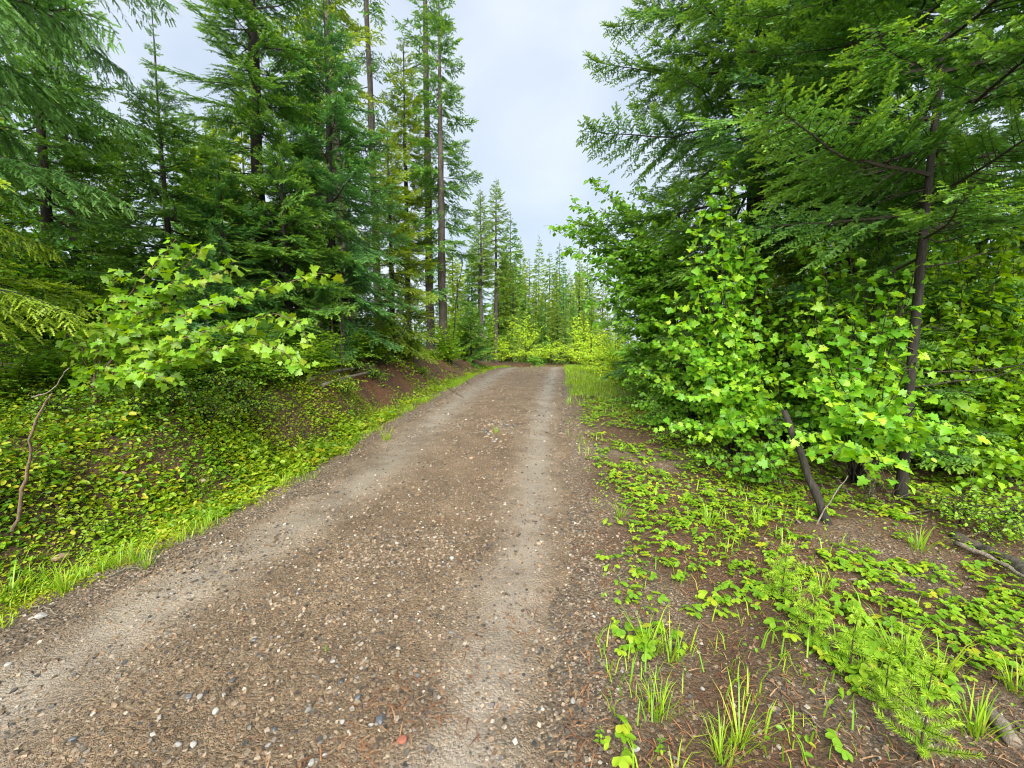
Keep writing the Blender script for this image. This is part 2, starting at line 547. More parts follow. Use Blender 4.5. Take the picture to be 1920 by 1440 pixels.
class MB:
    def __init__(self):
        self.v, self.t, self.m, self.tip, self.rnd, self.n = [], [], [], [], [], 0

    def add(self, v, t, mat=0, tip=0.0, rnd=0.0):
        v = np.asarray(v, np.float32).reshape(-1, 3)
        t = np.asarray(t, np.int64).reshape(-1, 3)
        self.v.append(v)
        self.t.append(t + self.n)
        self.m.append(np.full(len(t), mat, np.int32))
        self.tip.append(np.broadcast_to(np.asarray(tip, np.float32), (len(v),)))
        self.rnd.append(np.broadcast_to(np.asarray(rnd, np.float32), (len(v),)))
        self.n += len(v)

    def arrays(self):
        return (np.concatenate(self.v), np.concatenate(self.t), np.concatenate(self.m), np.concatenate(self.tip), np.concatenate(self.rnd))

    def mesh(self, name, mats, smooth=False):
        return mesh_from(name, *self.arrays(), mats, smooth)


def mesh_from(name, v, t, mi, tip, rnd, mats, smooth=False, extra=None):
    me = bpy.data.meshes.new(name)
    nv, nt = len(v), len(t)
    me.vertices.add(nv)
    me.vertices.foreach_set('co', np.ascontiguousarray(v, np.float32).ravel())
    me.loops.add(nt * 3)
    me.loops.foreach_set('vertex_index', np.ascontiguousarray(t, np.int32).ravel())
    me.polygons.add(nt)
    me.polygons.foreach_set('loop_start', np.arange(nt, dtype=np.int32) * 3)
    for m in mats:
        me.materials.append(m)
    if mi is not None:
        me.polygons.foreach_set('material_index', np.ascontiguousarray(mi, np.int32))
    me.polygons.foreach_set('use_smooth', np.full(nt, smooth, bool))
    for nm, arr in (('tip', tip), ('rnd', rnd)) + tuple((extra or {}).items()):
        if arr is not None:
            a = me.attributes.new(nm, 'FLOAT', 'POINT')
            a.data.foreach_set('value', np.ascontiguousarray(arr, np.float32))
    me.update()
    return me


def obj(name, data, parent=None, loc=None):
    o = bpy.data.objects.new(name, data)
    COL.objects.link(o)
    if parent is not None:
        o.parent = parent
    if loc is not None:
        o.location = [float(c) for c in loc]
    return o


def tag(o, label=None, cat=None, group=None, kind=None):
    if label: o['label'] = label
    if cat: o['category'] = cat
    if group: o['group'] = group
    if kind: o['kind'] = kind
    return o


def thing(name, loc, label, cat, group=None):
    return tag(obj(name, None, None, loc), label, cat, group)


def use_mat(o, slot, mat):
    o.material_slots[slot].link = 'OBJECT'
    o.material_slots[slot].material = mat


def nrm(a):
    return a / np.maximum(np.linalg.norm(a, axis=-1, keepdims=True), 1e-9)


def tube(pts, rad, sides=6, cap=True):
    pts = np.asarray(pts, float)
    rad = np.broadcast_to(np.asarray(rad, float), (len(pts),))
    tan = nrm(np.gradient(pts, axis=0))
    ref = np.array([0.12, 0.97, 0.2]) if abs(tan[0][2]) > .7 else np.array([0, 0, 1.0])
    s = nrm(np.cross(tan, ref))
    b = np.cross(tan, s)
    a = np.linspace(0, 2 * np.pi, sides, endpoint=False)
    ring = np.cos(a)[None, :, None] * s[:, None, :] + np.sin(a)[None, :, None] * b[:, None, :]
    v = (pts[:, None, :] + ring * rad[:, None, None]).reshape(-1, 3)
    i = np.arange(len(pts) - 1)[:, None] * sides
    j = np.arange(sides)[None, :]
    k = (j + 1) % sides
    t = np.concatenate([np.stack([i + j, i + sides + j, i + k], -1).reshape(-1, 3), np.stack([i + k, i + sides + j, i + sides + k], -1).reshape(-1, 3)])
    if cap:
        n = len(v)
        v = np.concatenate([v, pts[:1], pts[-1:]])
        jj = np.arange(sides)
        e = (len(pts) - 1) * sides
        t = np.concatenate([t, np.stack([np.full(sides, n), jj, (jj + 1) % sides], -1), np.stack([np.full(sides, n + 1), e + (jj + 1) % sides, e + jj], -1)])
    return v, t


def curve(p0, p1, n, bend, rng, jit=0.0):
    """n points from p0 to p1 that bow by the vector bend, with a little wander"""
    p0, p1 = np.asarray(p0, float), np.asarray(p1, float)
    u = np.linspace(0, 1, n)[:, None]
    p = p0 + (p1 - p0) * u + np.asarray(bend) * (4 * u * (1 - u))
    if jit:
        w = np.cumsum(rng.normal(0, jit, (n, 3)), 0)
        w -= u * w[-1]
        p = p + w
    return p


# ------------------------------------------------------------------ the ground and the road
def axis(a, b, lo, hi, fine, grow, cap):
    m = list(np.arange(lo, hi, fine))
    s, x = fine, hi
    while x < b:
        m.append(x)
        s = min(s * grow, cap)
        x += s
    m.append(b)
    s, x = fine, lo
    pre = []
    while x > a:
        s = min(s * grow, cap)
        x -= s
        pre.append(max(x, a))
    return np.array(pre[::-1] + m)


def grid_mesh(name, xs, ys, zf, mats, extra_f=None, uvwarp=None):
    X, Y = np.meshgrid(xs, ys)
    if uvwarp:
        X, Y = uvwarp(X, Y)
    Z = zf(X, Y)
    v = np.stack([X, Y, Z], -1).reshape(-1, 3)
    ny, nx = X.shape
    i = (np.arange(ny - 1)[:, None] * nx + np.arange(nx - 1)[None, :]).reshape(-1)
    t = np.concatenate([np.stack([i, i + 1, i + nx + 1], -1), np.stack([i, i + nx + 1, i + nx], -1)])
    ex = {k: f(X, Y).reshape(-1) for k, f in (extra_f or {}).items()}
    return mesh_from(name, v, t, None, None, None, mats, True, ex)


def bank_mask(x, y):
    sl = xl(y) - x
    return np.clip(sstep(.45, .8, sl) * (1 - sstep(2.0, 3.0, sl)) * sstep(6, 7.6, y) + 0.25 * (x > xr(y)), 0, 1)


g = obj('ground', grid_mesh('ground', axis(-300, 300, -5.5, 4.5, .075, 1.09, 14), axis(-40, 500, .9, 9.0, .075, 1.045, 14), height, [M['soil']], {'bank': bank_mask, 'edge': lambda x, y: np.clip(sstep(.55, -.05, np.maximum(xl(y) - x, x - xr(y)) + .28 * fbm(x, y, 1.6, 8, 4)) + .75 * (x > xr(y)) * sstep(.1, .6, fbm(x, y, .8, 35, 4)) * sstep(3.5, 2, x - xr(y)), 0, 1)}))
tag(g, kind='structure')


def road_warp(S, Y):
    a, b = xl(Y) - .38, xr(Y) + .38
    return a + (b - a) * S, Y


r_o = obj('road', grid_mesh('road', np.linspace(0, 1, 84), axis(-12, 46, .6, 9, .05, 1.03, .6), road_z, [M['road']], {'track': track_mask}, road_warp))
tag(r_o, kind='structure')

# ------------------------------------------------------------------ conifer branches


def bough(L, seed, sec_sp=.065, sec_len=.42, sh_sp=.036, sh_len=.085, k=4, rise=-.10, curl=.08, hang=.10, ang=55, nl=.017, wood=True, wide=.28, tilt=.5):
    """one flat conifer branch along +X: axis, side twigs and short needled shoots"""
    rng = np.random.default_rng(seed)
    mb = MB()
    t = np.linspace(0, 1, 11)
    ax = np.stack([L * t, L * .05 * np.sin(t * 5 + seed) * t, L * (rise * t + curl * t * t)], -1)
    ax[1:] += rng.normal(0, .008 * L, (10, 3)) * t[1:, None]
    if wood:
        v, f = tube(ax, np.linspace(.0095 * L + .002, .0018, 11), 4, False)
        mb.add(v, f, 0)
    ns = max(4, int(L / sec_sp))
    O, D, Ln, Nn, U = [], [], [], [], []
    for i in range(ns):
        for side in (-1, 1):
            tt = np.clip(.10 + .89 * (i + rng.uniform(.1, .9)) / ns, 0, .995)
            P = np.array([np.interp(tt, t, ax[:, c]) for c in range(3)])
            T = nrm(np.array([np.interp(min(tt + .05, 1), t, ax[:, c]) - np.interp(max(tt - .05, 0), t, ax[:, c]) for c in range(3)]))
            lat = nrm(np.cross([0, 0, 1.0], T)) * side
            if rng.uniform() < .10: continue
            l = L * sec_len * (1 - tt) ** .75 * min(1, .25 + tt / wide) * rng.uniform(.65, 1.15) + sh_len * .6
            a = math.radians(ang + rng.normal(0, 7))
            d = nrm(math.cos(a) * T + math.sin(a) * lat + np.array([0, 0, rng.normal(.0, .20)]))
            nn = max(3, int(l / .12) + 2)
            u = np.linspace(0, 1, nn)[:, None]
            pts = P + d * l * u + T * (.12 * l) * u * u + np.array([0, 0, -hang * l]) * u * u
            if wood and l > .1:
                v, f = tube(pts, np.linspace(.0035 + .004 * l, .001, nn), 3, False)
                mb.add(v, f, 0)
            m = max(2, int(l / sh_sp))
            for s2 in (-1, 1):
                uu = np.clip(.22 * (tt < .4) + (1 - .22 * (tt < .4)) * (np.arange(m) + rng.uniform(.1, .9, m)) / m, .04, 1)
                p = np.stack([np.interp(uu, u[:, 0], pts[:, c]) for c in range(3)], -1)
                lat2 = nrm(np.cross(np.array([0, 0, 1.0]), d)) * s2
                aa = np.radians(48 + rng.normal(0, 10, m))[:, None]
                dd = nrm(np.cos(aa) * (d + np.array([0, 0, -hang * 1.2]) * uu[:, None]) + np.sin(aa) * lat2 + rng.normal(0, .14, (m, 3)) + np.array([0, 0, -hang * .5]))
                O.append(p); D.append(dd); U.append(uu * .6 + .4 * tt)
                Ln.append(sh_len * (1.15 - .6 * uu) * rng.uniform(.6, 1.2, m))
                Nn.append(nrm(np.array([0, 0, 1.0]) + rng.normal(0, tilt, (m, 3))))
            O.append(pts[-1:]); D.append(nrm(pts[-1:] - pts[-2:-1])); Ln.append(np.array([sh_len * .8])); U.append(np.array([1.0])); Nn.append(np.array([[0, 0, 1.0]]))
    O, D, Nn = np.concatenate(O), np.concatenate(D), np.concatenate(Nn)
    Ln, U = np.concatenate(Ln), np.concatenate(U)
    S = nrm(np.cross(Nn, D))
    Nn = np.cross(D, S)
    n = len(O)
    rnd = rng.uniform(0, 1, n)
    V, TP, RN = [], [], []
    for q in range(k):
        f = (q + .35) / k
        pos = O + D * (Ln * f)[:, None]
        w = (Ln / k * .62)[:, None]
        le = nl * (1.15 - .55 * f) * np.minimum(1, Ln / sh_len + .3)
        le = le[:, None]
        for sgn in (-1, 1):
            tipv = pos + D * le * .75 + S * le * sgn + Nn * le * rng.normal(.15, .25, (n, 1))
            V.append(np.stack([pos - D * w, pos + D * w, tipv], 1))
            tv = np.clip(U, 0, 1) ** 2 * (.35 + .65 * f)
            TP.append(np.repeat(tv, 3)); RN.append(np.repeat(rnd, 3))
    V = np.concatenate(V).reshape(-1, 3)
    mb.add(V, np.arange(len(V)).reshape(-1, 3), 1, np.concatenate(TP), np.concatenate(RN))
    return mb.arrays()


BOUGH = {}


def bough_set(key, lengths, **kw):
    BOUGH[key] = []
    for i, L in enumerate(lengths):
        BOUGH[key].append([L, bough(L, 100 + i * 7 + len(BOUGH) * 31, **kw), None])


bough_set('fir', [.55, .9, 1.35, 1.35, 1.9, 2.5], rise=-.12, curl=.10, hang=.10)
bough_set('cedar', [.9, 1.6, 1.7, 2.5], sec_sp=.075, sec_len=.36, sh_sp=.034, sh_len=.12, k=4, rise=.10, curl=-.34, hang=.85, ang=48, nl=.015, tilt=.6)
bough_set('mid', [.6, 1.2, 1.9], sec_sp=.10, sec_len=.40, sh_sp=.065, sh_len=.14, k=3, rise=-.10, curl=.10, hang=.12, nl=.032, wood=True)
bough_set('sparse', [.7, 1.3, 2.0], sec_sp=.16, sec_len=.30, sh_sp=.085, sh_len=.15, k=3, rise=-.16, curl=.16, hang=.25, nl=.035, wood=True, tilt=.5)
bough_set('far', [.7, 1.5], sec_sp=.18, sec_len=.40, sh_sp=.13, sh_len=.24, k=2, rise=-.14, curl=.10, hang=.15, nl=.07, wood=False, tilt=.5)


def bough_mesh(key, i, needle):
    e = BOUGH[key][i]
    if e[2] is None:
        e[2] = mesh_from('branch', *e[1], [M['twig'], M[needle]])
    return e[2]


def plan(H, z0, n, Lmax, seed, shape=.8, low=-18, high=30, dead=0.0, az0=None, gap=0.0, base=.72):
    """where the branches leave the trunk: height, azimuth, pitch, length"""
    rng = np.random.default_rng(seed)
    out = []
    az = rng.uniform(0, 6.28)
    for i in range(n):
        f = ((i + rng.uniform(0, .9)) / n) ** .92
        h = z0 + (H * .985 - z0) * f
        az += 2.39996 + rng.normal(0, .25)
        prof = (1 - f) ** shape * (base + (1 - base) * min(1, f / .15)) + .05
        L = Lmax * prof * rng.uniform(.72, 1.12)
        if gap and rng.uniform() < gap:
            continue
        pitch = math.radians(low + (high - low) * f ** 1.2 + rng.normal(0, 7))
        out.append((h, az, pitch, max(L, .18)))
    return out


def lean_at(z, lean):
    return np.array([lean[0] * z, lean[1] * z, 0])


def trunk_mesh(H, r, seed, mat, lean=(0, 0), sides=10, flare=.35, wob=.012):
    rng = np.random.default_rng(seed)
    n = max(8, int(H / .6))
    z = np.concatenate([[-.25, 0, .08, .25], np.linspace(.6, H, n)])
    rad = np.maximum(r * (1 - z / H) ** .85, .004) * (1 + flare * np.exp(-np.maximum(z, 0) / .18))
    px = lean[0] * z + wob * np.sin(z * 1.1 + seed) + rng.normal(0, r * .05, len(z))
    py = lean[1] * z + wob * np.cos(z * .9 + seed)
    v, t = tube(np.stack([px, py, z], -1), rad, sides)
    k = len(v)
    v += nrm(v * np.array([1, 1, 0]) - np.stack([np.interp(v[:, 2], z, px), np.interp(v[:, 2], z, py), 0 * v[:, 2]], -1)) * (rng.normal(0, r * .06, (k, 1)))
    mb = MB()
    mb.add(v, t)
    return mb.mesh('trunk', [mat], True)


def pick(key, L):
    c = [abs(math.log(L / e[0])) for e in BOUGH[key]]
    i = int(np.argmin(c))
    same = [j for j, e in enumerate(BOUGH[key]) if e[0] == BOUGH[key][i][0]]
    return random.choice(same)


def branch_matrix(h, az, pitch, s, lean, roll):
    p = lean_at(h, lean)
    return Matrix.Translation((p[0], p[1], h)) @ Matrix.Rotation(az, 4, 'Z') @ Matrix.Rotation(-pitch, 4, 'Y') @ Matrix.Rotation(roll, 4, 'X') @ Matrix.Scale(s, 4)


NEAR = []


def near_conifer(name, label, loc, H, r, pl, key, needle, group, bark='bark', lean=(0, 0), seed=1, droop=0.0, cat='tree', dead=0):
    """a conifer close enough for each branch to be told apart: trunk and branches are separate parts"""
    rng = np.random.default_rng(seed)
    root = thing(name, loc, label, cat, group)
    trunk = obj('trunk', trunk_mesh(H, r, seed, M[bark], lean), root)
    NEAR.append((label, loc))
    for (h, az, pitch, L) in pl:
        i = pick(key, L)
        b = obj('branch', bough_mesh(key, i, needle), root)
        use_mat(b, 1, M[needle])
        b.matrix_local = branch_matrix(h, az, pitch, L / BOUGH[key][i][0], lean, rng.normal(0, .42))
    for i in range(dead):
        h = rng.uniform(.5, H * .32)
        L = rng.uniform(.4, 1.1)
        a = rng.uniform(0, 6.28)
        p0 = lean_at(h, lean) + np.array([0, 0, h])
        p1 = p0 + np.array([math.cos(a) * L, math.sin(a) * L, rng.uniform(-.12, .35) * L])
        mb = MB()
        v, t = tube(curve(p0, p1, 7, (0, 0, -.04 * L), rng, .02), np.linspace(.009, .002, 7), 4)
        mb.add(v, t)
        for q in range(3):
            u = rng.uniform(.3, .9)
            pp = p0 + (p1 - p0) * u
            v, t = tube(curve(pp, pp + rng.normal(0, .13, 3) + (p1 - p0) * .15, 4, (0, 0, 0), rng, .01), np.linspace(.004, .0015, 4), 3)
            mb.add(v, t)
        obj('dead_branch', mb.mesh('dead_branch', [M['twig']]), trunk)
    return root


def crown_arrays(pl, key, lean, seed):
    rng = np.random.default_rng(seed)
    V, T, MI, TP, RN, n = [], [], [], [], [], 0
    for (h, az, pitch, L) in pl:
        i = pick(key, L)
        v, t, mi, tip, rnd = BOUGH[key][i][1]
        mat = np.array(branch_matrix(h, az, pitch, L / BOUGH[key][i][0], lean, rng.normal(0, .3)))
        V.append(v @ mat[:3, :3].T + mat[:3, 3])
        T.append(t + n); MI.append(mi); TP.append(tip); RN.append((rnd + rng.uniform(0, .35)) % 1)
        n += len(v)
    return [np.concatenate(a) for a in (V, T, MI, TP, RN)]


PROTO = {}


def crown_conifer(name, label, loc, H, r, key, needle, group, pl=None, proto=None, rot=0.0, scale=1.0, slim=1.0, bark='bark', lean=(0, 0), seed=1, cat='tree'):
    """a conifer farther off: trunk and one crown; look-alikes share their meshes"""
    root = thing(name, loc, label, cat, group)
    root.rotation_euler = (0, 0, rot)
    root.scale = (scale * slim, scale * slim, scale)
    if proto is not None and proto in PROTO:
        tm, cm = PROTO[proto]
    else:
        tm = trunk_mesh(H, r, seed, M[bark], lean, 8)
        cm = mesh_from('crown', *crown_arrays(pl, key, lean, seed), [M['twig'], M[needle]])
        if proto is not None:
            PROTO[proto] = (tm, cm)
    obj('trunk', tm, root)
    c = obj('crown', cm, root)
    use_mat(c, 1, M[needle])
    return root


def gl(u, d, dz=-.05):
    """foot of a tree seen at column u, d metres ahead"""
    x = gx(u, d, 0.8)
    return (x, d, float(height(x, d)) + dz)


def gxy(x, y, dz=-.05):
    return (x, y, float(height(x, y)) + dz)


# --- left side, near
GL = 'conifers along the left bank'
near_conifer('cedar_tree', 'drooping pale green cedar filling the top left corner', gxy(-6.0, 4.3), 12, .16,
             plan(12, 2.5, 88, 2.45, 21, .75, 5, 30, base=.85), 'cedar', 'cedar', GL, 'bark_red', seed=21)
near_conifer('cedar_tree', 'low yellow green cedar sprays reaching in at the left edge', gxy(-5.35, 3.45), 3.0, .05,
             plan(3.0, 1.35, 24, 1.9, 23, .6, -2, 25, base=.9), 'cedar', 'cedar_yellow_lit', GL, 'bark_red', seed=23)
near_conifer('fir_tree', 'young dark fir behind the yellow green maple', gl(335, 7.2), 4.6, .07,
             plan(4.6, .35, 80, 1.75, 31, .75, -20, 32), 'fir', 'fir', GL, seed=31)
near_conifer('fir_tree', 'tall dense fir standing left of the three bare tall trunks', gl(505, 8.8), 11.5, .15,
             plan(11.5, .7, 124, 2.2, 32, .70, -20, 30), 'fir', 'fir', GL, seed=32, dead=4)
near_conifer('fir_tree', 'broad dark bluish fir above the two fallen grey poles', gl(632, 9.6), 7.6, .12,
             plan(7.6, .95, 96, 2.15, 33, .72, -22, 30), 'fir', 'fir_bluish', GL, seed=33, dead=10)
near_conifer('fir_tree', 'dark fir behind the cedar with low sweeping branches', gl(120, 7.4), 7.5, .10,
             plan(7.5, .4, 84, 2.1, 34, .72, -20, 30), 'fir', 'fir', GL, seed=34)
near_conifer('fir_tree', 'young fir with low boughs right before the dark gap', gl(545, 8.1), 4.4, .06,
             plan(4.4, .3, 76, 1.5, 37, .75, -18, 30), 'fir', 'fir', GL, seed=37)
near_conifer('fir_tree', 'bushy young fir rising behind the tips of the left maple', gl(435, 7.5), 3.5, .05,
             plan(3.5, .25, 66, 1.4, 38, .75, -18, 30), 'fir', 'fir_bluish', GL, seed=38)
near_conifer('fir_tree', 'small bluish fir under the yellow green maple', gl(400, 6.4), 1.9, .03,
             plan(1.9, .15, 36, 1.0, 35, .75, -15, 30), 'fir', 'fir_bluish', GL, seed=35)
near_conifer('fir_tree', 'yellowish young fir beside the tall twin trunks', gl(738, 12.2), 6.6, .09,
             plan(6.6, .5, 80, 1.75, 36, .75, -18, 32), 'fir', 'fir_yellow', GL, seed=36)

# --- left side, tall thin ones
GT = 'tall thin conifers left of the road'
crown_conifer('tall_conifer', 'tall bare trunk rising out of frame between firs and twin trunks', gl(713, 18.5), 26, .18, 'sparse', 'fir', GT,
              plan(26, 7.5, 64, 2.3, 41, .5, -15, 25, gap=.3), bark='bark_grey', lean=(-.012, 0), seed=41)
crown_conifer('tall_conifer', 'tall conifer with kinked mossy trunk behind the dense fir', gl(655, 14), 21, .19, 'sparse', 'fir_yellow', GT,
              plan(21, 4.5, 85, 2.0, 42, .5, -15, 25, gap=.15), bark='bark_grey', lean=(-.03, 0), seed=42)
crown_conifer('tall_conifer', 'tall slim conifer leftmost of the bare trunks', gl(606, 15), 20, .15, 'sparse', 'fir', GT,
              plan(20, 4.5, 80, 1.9, 43, .5, -15, 25, gap=.15), bark='bark_grey', lean=(-.01, 0), seed=43)
crown_conifer('tall_conifer', 'taller of the twin trunks beside the road, top out of frame', gl(808, 19), 24, .20, 'sparse', 'fir', GT,
              plan(24, 3.8, 98, 2.1, 44, .5, -20, 22, gap=.15), bark='bark_grey', lean=(0, 0), seed=44)
crown_conifer('tall_conifer', 'dark twin trunk nearest the road with short ragged branches', gl(831, 17.5), 14.6, .20, 'mid', 'fir', GT,
              plan(14.6, 2.6, 80, 2.0, 45, .55, -22, 25, gap=.2), bark='bark_grey', lean=(.002, 0), seed=45)
crown_conifer('tall_conifer', 'yellow green mossy conifer left of the twin trunks', gl(768, 18.5), 12.6, .14, 'mid', 'fir_yellow', GT,
              plan(12.6, 2.8, 90, 1.9, 46, .6, -18, 28, gap=.1), bark='bark', seed=46)
crown_conifer('small_fir_tree', 'little dark fir on the bank end beside the bright bushes', gl(884, 21), 3.0, .05, 'mid', 'fir', GT,
              plan(3.0, .2, 50, 1.45, 47, .8, -18, 30), seed=47)
crown_conifer('tall_conifer', 'thin topped conifer peeping up between cedar and firs', gl(330, 15), 10.8, .1, 'mid', 'fir', GT,
              plan(10.8, 1.5, 70, 1.1, 48, 1.0, -18, 32), seed=48)

# --- ahead
GA = 'conifers beyond the end of the road'
crown_conifer('mid_conifer', 'slim light green conifer with long bare trunk beyond the bank', gl(930, 33), 13.9, .2, 'mid', 'far', GA,
              plan(13.9, 6.3, 80, 1.7, 51, .6, -15, 30), proto='pole', bark='bark_grey', lean=(.003, 0), seed=51)
crown_conifer('mid_conifer', 'paler conifer just left of the slim light green one', gl(903, 30), 0, 0, 'mid', 'far', GA, proto='pole', rot=2.1, scale=.86)
pl_far = [plan(13, 1.5, 85, 2.1, 60, .8, -18, 30), plan(15, 3.0, 80, 1.8, 61, .7, -18, 30), plan(12, .8, 95, 2.5, 62, .85, -18, 28)]
FARH = [13, 15, 12]


def far_tree(name, label, x, y, H, k, needle, group, rot):
    z = float(height(x, y))
    crown_conifer(name, label, (x, y, z - .1), FARH[k], .16, 'far', needle, group, pl_far[k], proto='far%d' % k, rot=rot, scale=H / FARH[k], slim=.72 + .62 * ((x * 7.31 + y * 3.17) % 1), bark='bark_grey' if k == 1 else 'bark', seed=60 + k)


ahead = [(957, 40, 395, 1), (975, 46, 440, 0), (992, 60, 480, 2), (1010, 50, 437, 1), (1030, 62, 470, 1), (1048, 47, 452, 1), (1066, 56, 500, 0), (1085, 44, 505, 0),
         (962, 36, 500, 0), (985, 40, 545, 2), (1022, 38, 530, 0), (1045, 36, 560, 2), (1075, 34, 545, 0), (1105, 38, 520, 2), (945, 40, 470, 2), (1000, 33, 585, 2), (1095, 30, 580, 2), (1130, 42, 500, 1), (1160, 36, 520, 0), (935, 36, 540, 2), (970, 31, 575, 2), (1015, 35, 560, 2), (1060, 32, 570, 2), (1035, 44, 540, 2), (1005, 46, 520, 2), (1120, 30, 590, 2), (980, 66, 500, 2), (1050, 66, 510, 2), (1085, 50, 470, 0), (1070, 40, 520, 2), (1110, 34, 560, 2), (1100, 60, 480, 2), (950, 50, 480, 2), (1140, 22, 560, 2)]
AORD = ['first', 'second', 'third', 'fourth', 'fifth', 'sixth', 'seventh', 'eighth', 'ninth', 'tenth', 'eleventh', 'twelfth', 'thirteenth', 'fourteenth', 'fifteenth', 'sixteenth', 'seventeenth', 'eighteenth', 'nineteenth', 'twentieth', 'twenty first', 'twenty second', 'twenty third', 'twenty fourth']
rank = {}
ahead.sort()
for i, (u, d, vtop, k) in enumerate(ahead):
    rank[k] = rank.get(k, 0) + 1
    x = gx(u, d, 5)
    zt = at(u, vtop, d)[2]
    far_tree('far_conifer', 'pale ' + ['pointed', 'bare stemmed', 'bushy'][k] + ' conifer, ' + AORD[rank[k] - 1] + ' of its kind from the bank in the distant stand', x, d, zt - float(height(x, d)), k, ['far', 'fir_yellow', 'far', 'fir', 'far'][i % 5], GA, i * 1.7)

# --- right side
GR = 'conifers along the right edge of the road'
near_conifer('fir_tree', 'huge spreading fir leaning over the road, tallest right of the sky', gl(1400, 8.0), 15, .19,
             plan(15, 3.0, 118, 3.3, 71, .62, -14, 28, base=.85), 'fir', 'fir', GR, seed=71, dead=8)
near_conifer('fir_tree', 'slim dark trunked fir standing closest to the verge', gl(1698, 4.3), 10, .047,
             plan(10, 2.5, 74, 2.3, 72, .6, 2, 32, base=.75), 'fir', 'fir', GR, seed=72, lean=(.012, 0), dead=16)
near_conifer('fir_tree', 'thick dark trunked fir half hidden behind maple leaves', gl(1572, 6.2), 12, .15,
             plan(12, 2.3, 88, 2.5, 73, .65, -12, 28), 'fir', 'fir_bluish', GR, seed=73, dead=10)
near_conifer('fir_tree', 'low dark fir under the broadleaf canopy beside the road', gl(1262, 9.8), 5.2, .09,
             plan(5.2, .9, 64, 1.9, 74, .7, -22, 20), 'fir', 'fir_bluish', GR, seed=74)
near_conifer('fir_tree', 'fir in the top right corner with long arching branches', gxy(7.4, 5.6), 11, .13,
             plan(11, 1.6, 66, 2.8, 75, .65, -5, 28, base=.85), 'fir', 'fir', GR, seed=75)
near_conifer('fir_tree', 'young fir filling the shade under the huge fir', gl(1345, 7.4), 3.6, .05,
             plan(3.6, .3, 62, 1.4, 77, .75, -16, 28), 'fir', 'fir', GR, seed=77)
near_conifer('fir_tree', 'shaded young fir between the thick and the slim dark trunk', gl(1625, 5.4), 3.2, .05,
             plan(3.2, .35, 56, 1.2, 79, .75, -14, 28), 'fir', 'fir', GR, seed=79)
near_conifer('fir_tree', 'small yellowish fir among the maples between the dark trunks', gl(1490, 6.6), 3.6, .05,
             plan(3.6, .4, 60, 1.25, 76, .8, -15, 30), 'fir', 'fir_yellow', GR, seed=76)

# --- fillers inside the woods
fr = np.random.default_rng(77)


def skyline(u):
    return float(np.interp(u, [150, 262, 285, 400, 440, 850, 880, 900, 960, 1000, 1050, 1110, 1140, 1180, 1230], [-900, 0, 195, 190, -300, -300, 250, 380, 470, 490, 500, 440, 330, 150, -300]))



WOODS = []
ORD = ['first', 'second', 'third', 'fourth', 'fifth', 'sixth', 'seventh', 'eighth', 'ninth', 'tenth', 'eleventh', 'twelfth', 'thirteenth', 'fourteenth', 'fifteenth', 'sixteenth', 'seventeenth', 'eighteenth', 'nineteenth', 'twentieth', 'twenty first', 'twenty second', 'twenty third', 'twenty fourth'] + ['farthest'] * 40
FRONT = [('behind the drooping cedar', -1.05, -1), ('behind the left maple', -.85, -1), ('behind the young dark fir', -.67, -1), ('behind the tall dense fir', -.50, -1), ('behind the broad bluish fir', -.36, -1), ('behind the bare trunks', -.27, -1), ('behind the twin trunks', -.16, -1),
         ('behind the broadleaf tree', .24, 1), ('behind the low dark fir', .36, 1), ('behind the huge fir', .50, 1), ('behind the thick dark trunk', .65, 1), ('behind the slim dark trunk', .76, 1), ('behind the right edge hazel', .86, 1), ('at the right picture edge', 1.0, 1)]
for side in (-1, 1):
    tries = 0
    placed = []
    while len(placed) < 60 and tries < 4000:
        tries += 1
        y = fr.uniform(1.0, 46)
        o = fr.uniform(0, 1) ** .8 * 20
        x = float(xl(y)) - 4.6 - o if side < 0 else float(xr(y)) + 4.9 + o
        if y < 26 and side < 0 and o < .8: continue
        if abs(x) / (y + .1) > 2.2: continue
        if any((x - a) ** 2 + (y - b) ** 2 < 3.0 for a, b in placed): continue
        if (x + 6.0) ** 2 + (y - 4.3) ** 2 < 3 or (x + 5.3) ** 2 + (y - 3.4) ** 2 < 3: continue
        if side > 0 and math.hypot(x - 5, y - 3) < 2.0: continue
        placed.append((x, y))
        k = int(fr.integers(0, 3))
        H = fr.uniform(7, 13)
        if len(placed) % 3 == 0: k, H = 2, fr.uniform(2.6, 4.6)
        uu = 960 + FPX * x / (y + .1)
        if side > 0 and y < 14: H = min(H, 3.0 + .25 * y)
        H = min(H, max(2.2, min(at(uu + q, skyline(uu + q), y)[2] for q in (-900 / y, 0, 900 / y)) - float(height(x, y))))
        WOODS.append((x, y, H, k, side))
for side in (-1, 1):
    ranks = {}
    for (x, y, H, k, sd) in sorted((w for w in WOODS if w[4] == side), key=lambda w: w[1]):
        au = math.atan2(x, y)
        c = min((q for q in FRONT if q[2] == side), key=lambda q: abs(q[1] - au))
        ranks[c[0]] = ranks.get(c[0], 0) + 1
        far_tree('forest_conifer', ORD[ranks[c[0]] - 1] + (' tall slender' if k == 1 else ' bushy' if H > 5 else ' young bushy') + ' conifer back in the woods ' + c[0], x, y, H, k,
                 ['fir', 'fir_bluish', 'fir', 'fir_yellow'][int(fr.integers(0, 4))], 'shaded conifers in the woods ' + ('left' if side < 0 else 'right') + ' of the road', fr.uniform(0, 6.28))

